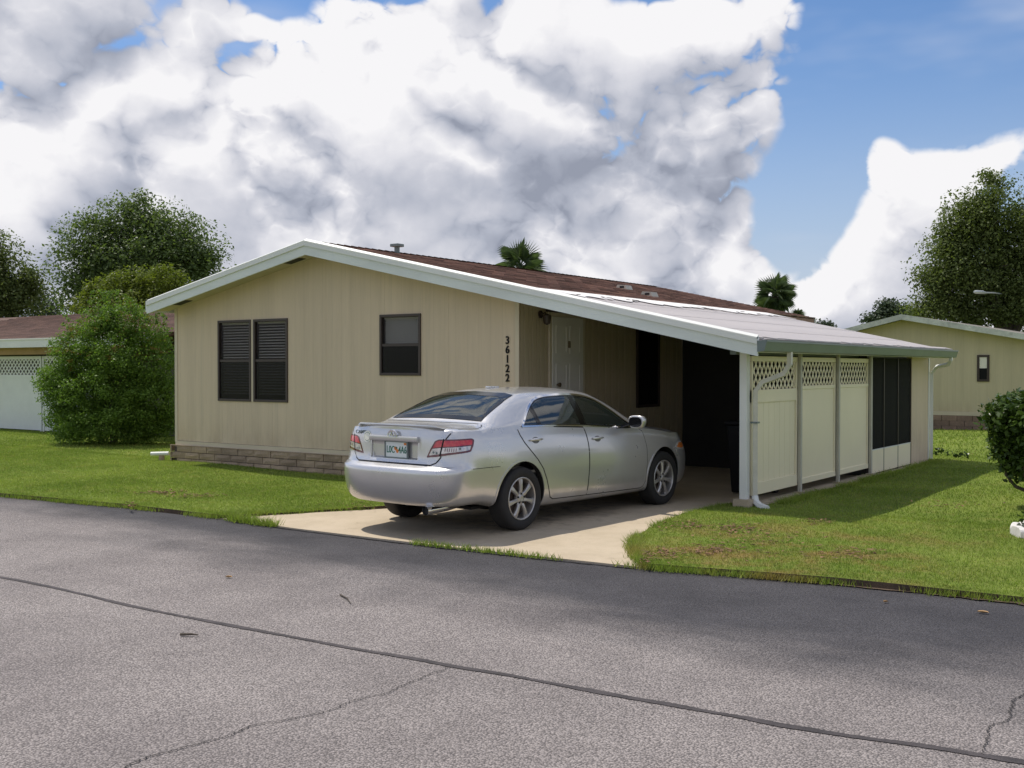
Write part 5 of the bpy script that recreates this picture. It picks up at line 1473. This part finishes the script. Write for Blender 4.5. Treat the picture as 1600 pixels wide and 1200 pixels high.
def leaf_cloud(centres, radii, n_clump, per, spread, leaf, flat=.9, shell=.55, rs=None):
    """leaf faces gathered in twig-sized clumps through the volume of overlapping blobs; returns (n*4,3) quads"""
    g = rs or rng; C = np.array(centres, float); Rr = np.array(radii, float)
    if Rr.ndim == 1: Rr = np.repeat(Rr[:, None], 3, 1)
    vol = np.prod(Rr, 1) ** (2 / 3); pick = g.choice(len(C), n_clump, p=vol / vol.sum())
    d = g.normal(size=(n_clump, 3)); d /= np.linalg.norm(d, axis=1)[:, None]
    r = shell + (1 - shell) * g.random(n_clump) ** .6; r *= g.uniform(.86, 1.14, n_clump)
    cc = C[pick] + d * Rr[pick] * r[:, None]
    cc = cc[cc[:, 2] > .12]; n_clump = len(cc)
    per_n = g.poisson(per, n_clump) + 2; idx = np.repeat(np.arange(n_clump), per_n)
    sz = spread * g.uniform(.5, 1.35, n_clump)
    bl = g.normal(size=(len(idx), 3)); bl /= np.linalg.norm(bl, axis=1)[:, None]; bl *= (g.random(len(idx)) ** .45)[:, None]
    p = cc[idx] + bl * sz[idx][:, None] * 1.9 * np.array([1, 1, flat * .8])
    n = len(p)
    nm = g.normal(size=(n, 3)) * .75 + np.array([0, 0, .75]) + bl * .8; nm /= np.linalg.norm(nm, axis=1)[:, None]
    u = np.cross(nm, g.normal(size=(n, 3))); u /= np.linalg.norm(u, axis=1)[:, None] + 1e-9
    w = np.cross(nm, u)
    L = leaf * g.uniform(.6, 1.35, n)[:, None]; W = L * g.uniform(.42, .62, n)[:, None]
    q = np.stack([p - u * L * .5, p + w * W * .5 - u * L * .05, p + u * L * .5, p - w * W * .5 - u * L * .05], 1)
    return q.reshape(-1, 3)
def limb_mesh(base, tips, r0, parent, name='trunk', split=.45):
    m = MB(); base = Vector(base); tips = [Vector(t) for t in tips]
    mean = sum(tips, Vector()) / len(tips); fork = base.lerp(Vector((base.x * .6 + mean.x * .4, base.y * .6 + mean.y * .4, mean.z)), split)
    m.tube([base + Vector((0, 0, -.1)), base.lerp(fork, .35) + Vector((random.uniform(-.05, .05) * r0 * 8, 0, 0)), fork], [r0 * 1.25, r0, r0 * .8], 10)
    for t in tips:
        mid = fork.lerp(t, .5) + Vector((random.uniform(-.1, .1), random.uniform(-.1, .1), random.uniform(0, .12))) * (t - fork).length
        m.tube([fork - Vector((0, 0, r0)), mid, t], [r0 * .6, r0 * .34, r0 * .07], 7)
        for k in range(3):
            e = mid.lerp(t, random.random()) ; q = e + Vector((random.uniform(-1, 1), random.uniform(-1, 1), random.uniform(-.3, .4))) * (t - fork).length * .2
            m.tube([e, e.lerp(q, .5) + Vector((0, 0, .04)), q], [r0 * .22, r0 * .13, r0 * .04], 5)
    return m.build(name, M_bark, parent, smooth=True)
def tree(label, D, blobs, n_clump, per, spread, leaf, mat, cat='tree', name='tree', base_px=None, depth_f=.8, r0=.28, shell=.55, limbs=None, group=None):
    """blobs given where the photograph shows them (pixel x, y, radius x, radius y) at distance D"""
    k = D / FPX; cs = []; rs = []
    for (x, y, rx, ry) in blobs:
        cs.append(at_depth(x, y, D + random.uniform(-.5, .5) * rx * k * .6)); rs.append((rx * k, rx * k * depth_f, ry * k))
    xm = base_px if base_px is not None else sum(b[0] for b in blobs) / len(blobs)
    g0 = at_depth(xm, 600, D); base_p = Vector((g0.x, g0.y, 0))
    t = thing(name, label, cat, base_p, 0, group)
    tips = [c - Vector((0, 0, r[2] * .25)) for c, r in zip(cs, rs)]
    limb_mesh(base_p, tips if limbs is None else [tips[i] for i in limbs], r0, t)
    q = leaf_cloud(cs, rs, n_clump, per, spread, leaf, shell=shell)
    tag(tri_mesh('crown', q, mat, t, 4), kind='stuff')
    return t
# the big dark oak behind the left house
tree('tall dark oak with gappy crown behind the left neighbour house', 47,
     [(205, 345, 45, 38), (150, 372, 42, 40), (250, 365, 50, 42), (295, 385, 40, 40), (225, 400, 70, 45), (125, 418, 40, 36), (160, 425, 50, 36), (280, 420, 52, 40), (185, 395, 52, 42), (110, 452, 26, 24), (240, 440, 80, 34), (320, 412, 20, 22), (215, 320, 22, 18), (140, 465, 34, 22), (312, 440, 24, 26)],
     300, 170, .50, .145, M_oak, r0=.42, shell=.35, limbs=range(9), base_px=215)
tree('olive green broad tree between the tall dark oak and the cream house', 36,
     [(205, 452, 48, 28), (250, 446, 46, 26), (165, 468, 40, 22), (285, 462, 24, 20), (225, 478, 60, 24), (135, 478, 22, 16)], 200, 120, .26, .105, M_lime, r0=.16, shell=.35)
tree('olive tree cropped by the left picture edge', 40,
     [(5, 420, 30, 44), (-40, 440, 60, 70), (20, 465, 38, 30), (44, 428, 13, 18), (-10, 480, 50, 30), (0, 372, 10, 24), (40, 450, 18, 18)], 200, 120, .36, .125, M_oak2, r0=.3, base_px=-40, shell=.4)
tree('small pale feathery tree left of the tall dark oak', 52,
     [(68, 470, 20, 24), (52, 482, 18, 16), (84, 482, 14, 16), (70, 490, 26, 12)], 90, 32, .30, .12, M_far, r0=.1, shell=.2)
# right hand oak with limbs showing
tree('large spreading oak with bare limbs showing behind the right neighbour house', 43,
     [(1495, 372, 36, 36), (1530, 345, 38, 40), (1470, 415, 32, 40), (1520, 405, 50, 46), (1575, 370, 44, 46), (1500, 445, 48, 36), (1560, 440, 60, 44), (1460, 445, 22, 22), (1550, 290, 18, 17), (1540, 320, 20, 20), (1610, 330, 24, 40), (1620, 400, 50, 70), (1480, 478, 50, 18), (1550, 490, 60, 24), (1610, 480, 50, 40), (1455, 486, 34, 12), (1500, 335, 15, 14), (1650, 420, 70, 90)],
     520, 165, .42, .13, M_oak2, r0=.40, base_px=1580, shell=.35, limbs=[0, 1, 3, 4, 6, 8, 10, 11])
tree('small dark tree top peeking over the right neighbour gable', 58, [(1392, 482, 15, 14), (1384, 490, 16, 10), (1400, 492, 12, 10), (1362, 500, 10, 5)], 90, 45, .30, .17, M_far, r0=.15, shell=.3)
tree('tiny tree top just right of the small dark one above the neighbour gable', 62, [(1418, 488, 9, 8), (1432, 494, 16, 7)], 50, 40, .27, .16, M_far, r0=.12)
tree('tiny far tree top showing over the metal carport roof', 75, [(1290, 508, 6, 4), (1278, 510, 4, 3), (1294, 512, 8, 4)], 30, 30, .27, .2, M_far, r0=.12)

# fan palms
def palm(px, py, rpx, D, n, label, droop):
    k = D / FPX; c = at_depth(px, py, D); base_p = Vector((c.x, c.y, 0)); R = rpx * k
    t = thing('palm_tree', label, 'palm tree', base_p)
    MB().tube([base_p + Vector((0, 0, -.1)), base_p.lerp(c, .5) + Vector((.05, 0, 0)), c], [.26, .19, .17], 10).build('trunk', M_bark, t, smooth=True)
    fr = MB(); nl = 19
    fr.tube([(0, 0, 0), (R * .36, 0, .03 * R)], [.03, .018], 4)
    for q in range(nl):
        a = -1.5 + 3.0 * q / (nl - 1); L = R * .78 * (1 - .16 * abs(a)); o = Vector((R * .34, 0, .03 * R)); dv = Vector((math.cos(a), math.sin(a), 0)); sd = Vector((-dv.y, dv.x, 0)) * R * .0125
        mid = o + dv * L * .6 + Vector((0, 0, .02 * R)); tip = o + dv * L + Vector((0, 0, -R * .13))
        fr.add([o - sd * .4, mid - sd, tip, mid + sd, o + sd * .4], [(0, 1, 2), (0, 2, 4), (4, 2, 3)])
    proto = None
    for q in range(n):
        az_ = q * 2.399 + random.uniform(-.2, .2); elv = math.radians(85 - (85 + droop) * (q / (n - 1)) ** .8 + random.uniform(-8, 8))
        o = fr.build('frond', M_palm, t) if proto is None else copy_part(proto, t)
        proto = proto or o
        o.matrix_parent_inverse = Matrix.Identity(4)
        o.location = (c.x - base_p.x, c.y - base_p.y, c.z); o.rotation_euler = (random.uniform(-1.3, 1.3), -elv, az_); o.scale = (random.uniform(.85, 1.08),) * 3
palm(813, 416, 42, 46, 20, 'fan palm head showing above the brown roof ridge', 25)
palm(1211, 464, 35, 52, 34, 'shaggy fan palm with drooping skirt beyond the metal carport roof', 80)
palm(1245, 495, 14, 60, 22, 'small fan palm right beside the shaggy palm beyond the carport', 40)

# the round bush at the left corner of the house
bD = 23.2
bush = thing('round_bush', 'large rounded light green bush at the left corner of the cream house', 'bush', at_ground(168, 697))
k = bD / FPX; cs, rs = [], []
for (x, y, rx, ry) in [(170, 545, 62, 60), (120, 580, 45, 52), (220, 575, 50, 62), (165, 610, 85, 62), (105, 612, 40, 40), (230, 625, 42, 55), (165, 655, 85, 40), (190, 505, 30, 34), (130, 535, 34, 36), (235, 530, 30, 34), (85, 590, 22, 24), (160, 495, 20, 22), (120, 660, 40, 34), (225, 664, 44, 30), (262, 580, 22, 40), (255, 640, 26, 44)]:
    cs.append(at_depth(x, y, bD)); rs.append((rx * k, rx * k, ry * k))
stems = MB()
for q in range(9):
    a = q * 2.4; tip = cs[q % len(cs)] + Vector((random.uniform(-.3, .3), random.uniform(-.3, .3), .3)); b0 = Vector(bush.location) + Vector((.16 * math.cos(a), .16 * math.sin(a), -.05))
    stems.tube([b0, b0.lerp(tip, .5) + Vector((.12 * math.cos(a), .12 * math.sin(a), .1)), tip], [.035, .024, .008], 6)
stems.build('stem', M_bark, bush, smooth=True)
tag(tri_mesh('foliage', leaf_cloud(cs, rs, 860, 105, .14, .055, shell=.45), M_bush, bush, 4), kind='stuff')
top_c = [c for c in cs if c.z > 2.0]; top_r = [r for c, r in zip(cs, rs) if c.z > 2.0]
tag(tri_mesh('foliage', leaf_cloud(top_c, top_r, 170, 14, .06, .05, shell=.93), M_tip, bush, 4), kind='stuff')
shoots = []
for q in range(46):                               # upright young shoots along the outline
    i = random.randrange(len(top_c)); c = top_c[i]; r = top_r[i]; a = random.uniform(0, 6.28); p = c + Vector((r[0] * .8 * math.cos(a), r[1] * .8 * math.sin(a), r[2] * .7))
    for w in range(9): shoots.append(p + Vector((random.gauss(0, .03), random.gauss(0, .03), w * .045)))
shoots = np.array([tuple(p) for p in shoots])
tag(tri_mesh('foliage', leaf_cloud(shoots, np.full(len(shoots), .03), len(shoots), 5, .03, .05), M_bush, bush, 4), kind='stuff')

# clipped shrub at the right edge, on crooked bare stems
hc = at_ground(1660, 792); hx, hy = -2.28, 14.35
hed = thing('clipped_shrub', 'clipped glossy leaved shrub on crooked bare stems at the right picture edge', 'shrub', (hx, hy, 0))
hcs = []; hrs = []
for dx, dy, z, r in [(0, 0, 1.05, .42), (-.38, 0, 1.10, .27), (.38, .05, 1.08, .30), (0, -.38, 1.06, .30), (0, .4, 1.08, .3), (-.34, -.3, 1.08, .24), (.32, -.3, 1.08, .26), (-.3, -.12, .75, .27), (.1, -.3, .70, .26), (.3, 0, .72, .28), (0, .2, .72, .3), (-.15, -.1, .52, .22), (.2, -.15, .48, .22), (-.4, .2, 1.05, .24)]:
    hcs.append((hx + dx, hy + dy, z)); hrs.append((r, r, r * .92))
tag(tri_mesh('foliage', leaf_cloud(hcs, hrs, 1500, 22, .075, .075, shell=.6), M_hedge, hed, 4), kind='stuff')
m = MB()
for dx, dy, dz in ((-.42, -.15, .68), (-.2, -.3, .62), (.1, .1, .7), (.35, -.1, .7), (-.3, .25, .7)):
    m.tube([(hx + .15, hy - .05, -.05), (hx + .15 + dx * .30, hy + dy * .4, .12), (hx + dx * .75, hy + dy * .8, .26), (hx + dx, hy + dy, .40), (hx + dx * .9, hy + dy, dz + .1)], [.034, .028, .022, .018, .008], 7)
m.build('stem', M_bark, hed, smooth=True)

# scalloped white planter edging with a small plant
M_cast = simple('white_cast_stone', (.66, .63, .60), .85, var=.12, vs=9, grain=.15, bump=.4, bs=60)
plx, ply = -1.72, 12.02
for q in range(11):
    a = math.pi + q * 2 * math.pi / 11; cx, cy = plx + .47 * math.cos(a), ply + .47 * math.sin(a)
    t = MB()
    n = 7; outl = [(-.125, -.06), (.125, -.06)] + [(.125 * math.cos(b), .07 + .045 * math.sin(b)) for b in np.linspace(0, math.pi, n)]
    ty = Vector((-math.sin(a), math.cos(a), 0)); rn = Vector((math.cos(a), math.sin(a), 0))
    t.prism([Vector((cx, cy, 0)) + ty * u + Vector((0, 0, v)) + rn * .03 for u, v in outl], rn * -.06)
    o = t.build('edging_stone', M_cast, None, bevel=.008)
    tag(o, 'white scalloped edging stone of the ring planter at the right picture edge' if q in (0,) else 'white scalloped edging stone %s the ring planter beyond the leftmost one' % ['', 'on the near left of', 'on the near side of', 'at the near right of', 'on the right near', 'on the right of', 'on the far right of', 'behind right of', 'on the far side of', 'on the far left of', 'on the left rear of'][q], 'edging stone', 'scalloped stones round the planter')
pl = thing('planter_plant', 'small dark leafy plant inside the white scalloped edging ring', 'plant', (plx, ply, 0))
tag(tri_mesh('foliage', leaf_cloud([(plx - .22, ply, .14), (plx, ply - .1, .16), (plx + .2, ply, .16), (plx - .3, ply - .1, .15)], [.14, .16, .16, .1], 120, 6, .04, .06), M_hedge, pl, 4), kind='stuff')
MB().tube([(plx - .3, ply - .05, 0), (plx - .32, ply - .08, .26)], [.008, .004], 5).build('stem', M_bark, pl)

# tufts at the foot of the porch corner
tf = thing('weed_tuft', 'dark leafy weed tuft at the foot of the rear porch corner', 'plant', (XF + .2, 20.75, 0))
tag(tri_mesh('foliage', leaf_cloud([(XF + .18, 20.7, .10), (XF + .38, 20.7, .07), (XF + .62, 20.6, .05)], [.12, .12, .12], 50, 6, .04, .07), M_hedge, tf, 4), kind='stuff')

# street lamp in front of the right oak
M_galv = simple('galvanised', (.62, .65, .66), .4, metal=.4)
lp = at_depth(1572, 460, 43.5); lt = thing('street_lamp', 'pale street lamp arm reaching out in front of the right oak', 'street lamp', (lp.x, lp.y, 0))
tipx = at_depth(1522, 456, 37.0)
MB().tube([(lp.x, lp.y, -.1), (lp.x, lp.y, lp.z - .02)], [.075, .055], 10).build('pole', M_bark, lt, smooth=True)
MB().tube([lp, lp.lerp(tipx, .45) + Vector((0, 0, .02)), lp.lerp(tipx, .7)], .026, 8).build('arm', M_galv, lt, smooth=True)
MB().tube([lp.lerp(tipx, .66), lp.lerp(tipx, .76) + Vector((0, 0, .01)), lp.lerp(tipx, .95), tipx], [.03, .062, .062, .025], 10).build('lamp_head', M_galv, lt, smooth=True)

# ================================================================== SMALL LITTER
M_dry = simple('dry_leaf', (.42, .27, .13), .8, var=.2, vs=30)
def twig(a, b, r, label):
    a, b = Vector(a), Vector(b); m_ = a.lerp(b, .45) + Vector((.01, .012, .002))
    tag(MB().tube([a, m_, b], [r, r * .8, r * .4], 6).build('twig', M_bark), label, 'twig', 'twigs lying on the road')
twig((-5.80, 5.98, -.030), (-5.52, 5.80, -.030), .007, 'long thin twig on the road above the tar joint')
twig((-5.76, 4.48, -.026), (-5.66, 4.54, -.026), .010, 'short stubby twig on the road below the tar joint')
def fallen(x, y, s, a, label, z=-.034):
    n = 8; v = []
    for k in range(n):
        t = 2 * math.pi * k / n; px_, py_ = s * math.cos(t), s * .45 * math.sin(t)
        v.append((x + px_ * math.cos(a) - py_ * math.sin(a), y + px_ * math.sin(a) + py_ * math.cos(a), z + .010 * abs(math.sin(t)) + .006))
    v.append((x, y, z)); o = raw_mesh('fallen_leaf', v, [(k, (k + 1) % n, n) for k in range(n)], M_dry); tag(o, label, 'leaf', 'dry leaves on the road')
fallen(-7.04, 5.96, .032, .4, 'pale dry leaf on the road left of the long twig')
fallen(-1.69, 8.14, .04, .1, 'pale dry leaf on the dark asphalt near the right verge')
fallen(-2.35, 8.10, .022, .9, 'brown dry leaf on the dark asphalt left of the paler one')
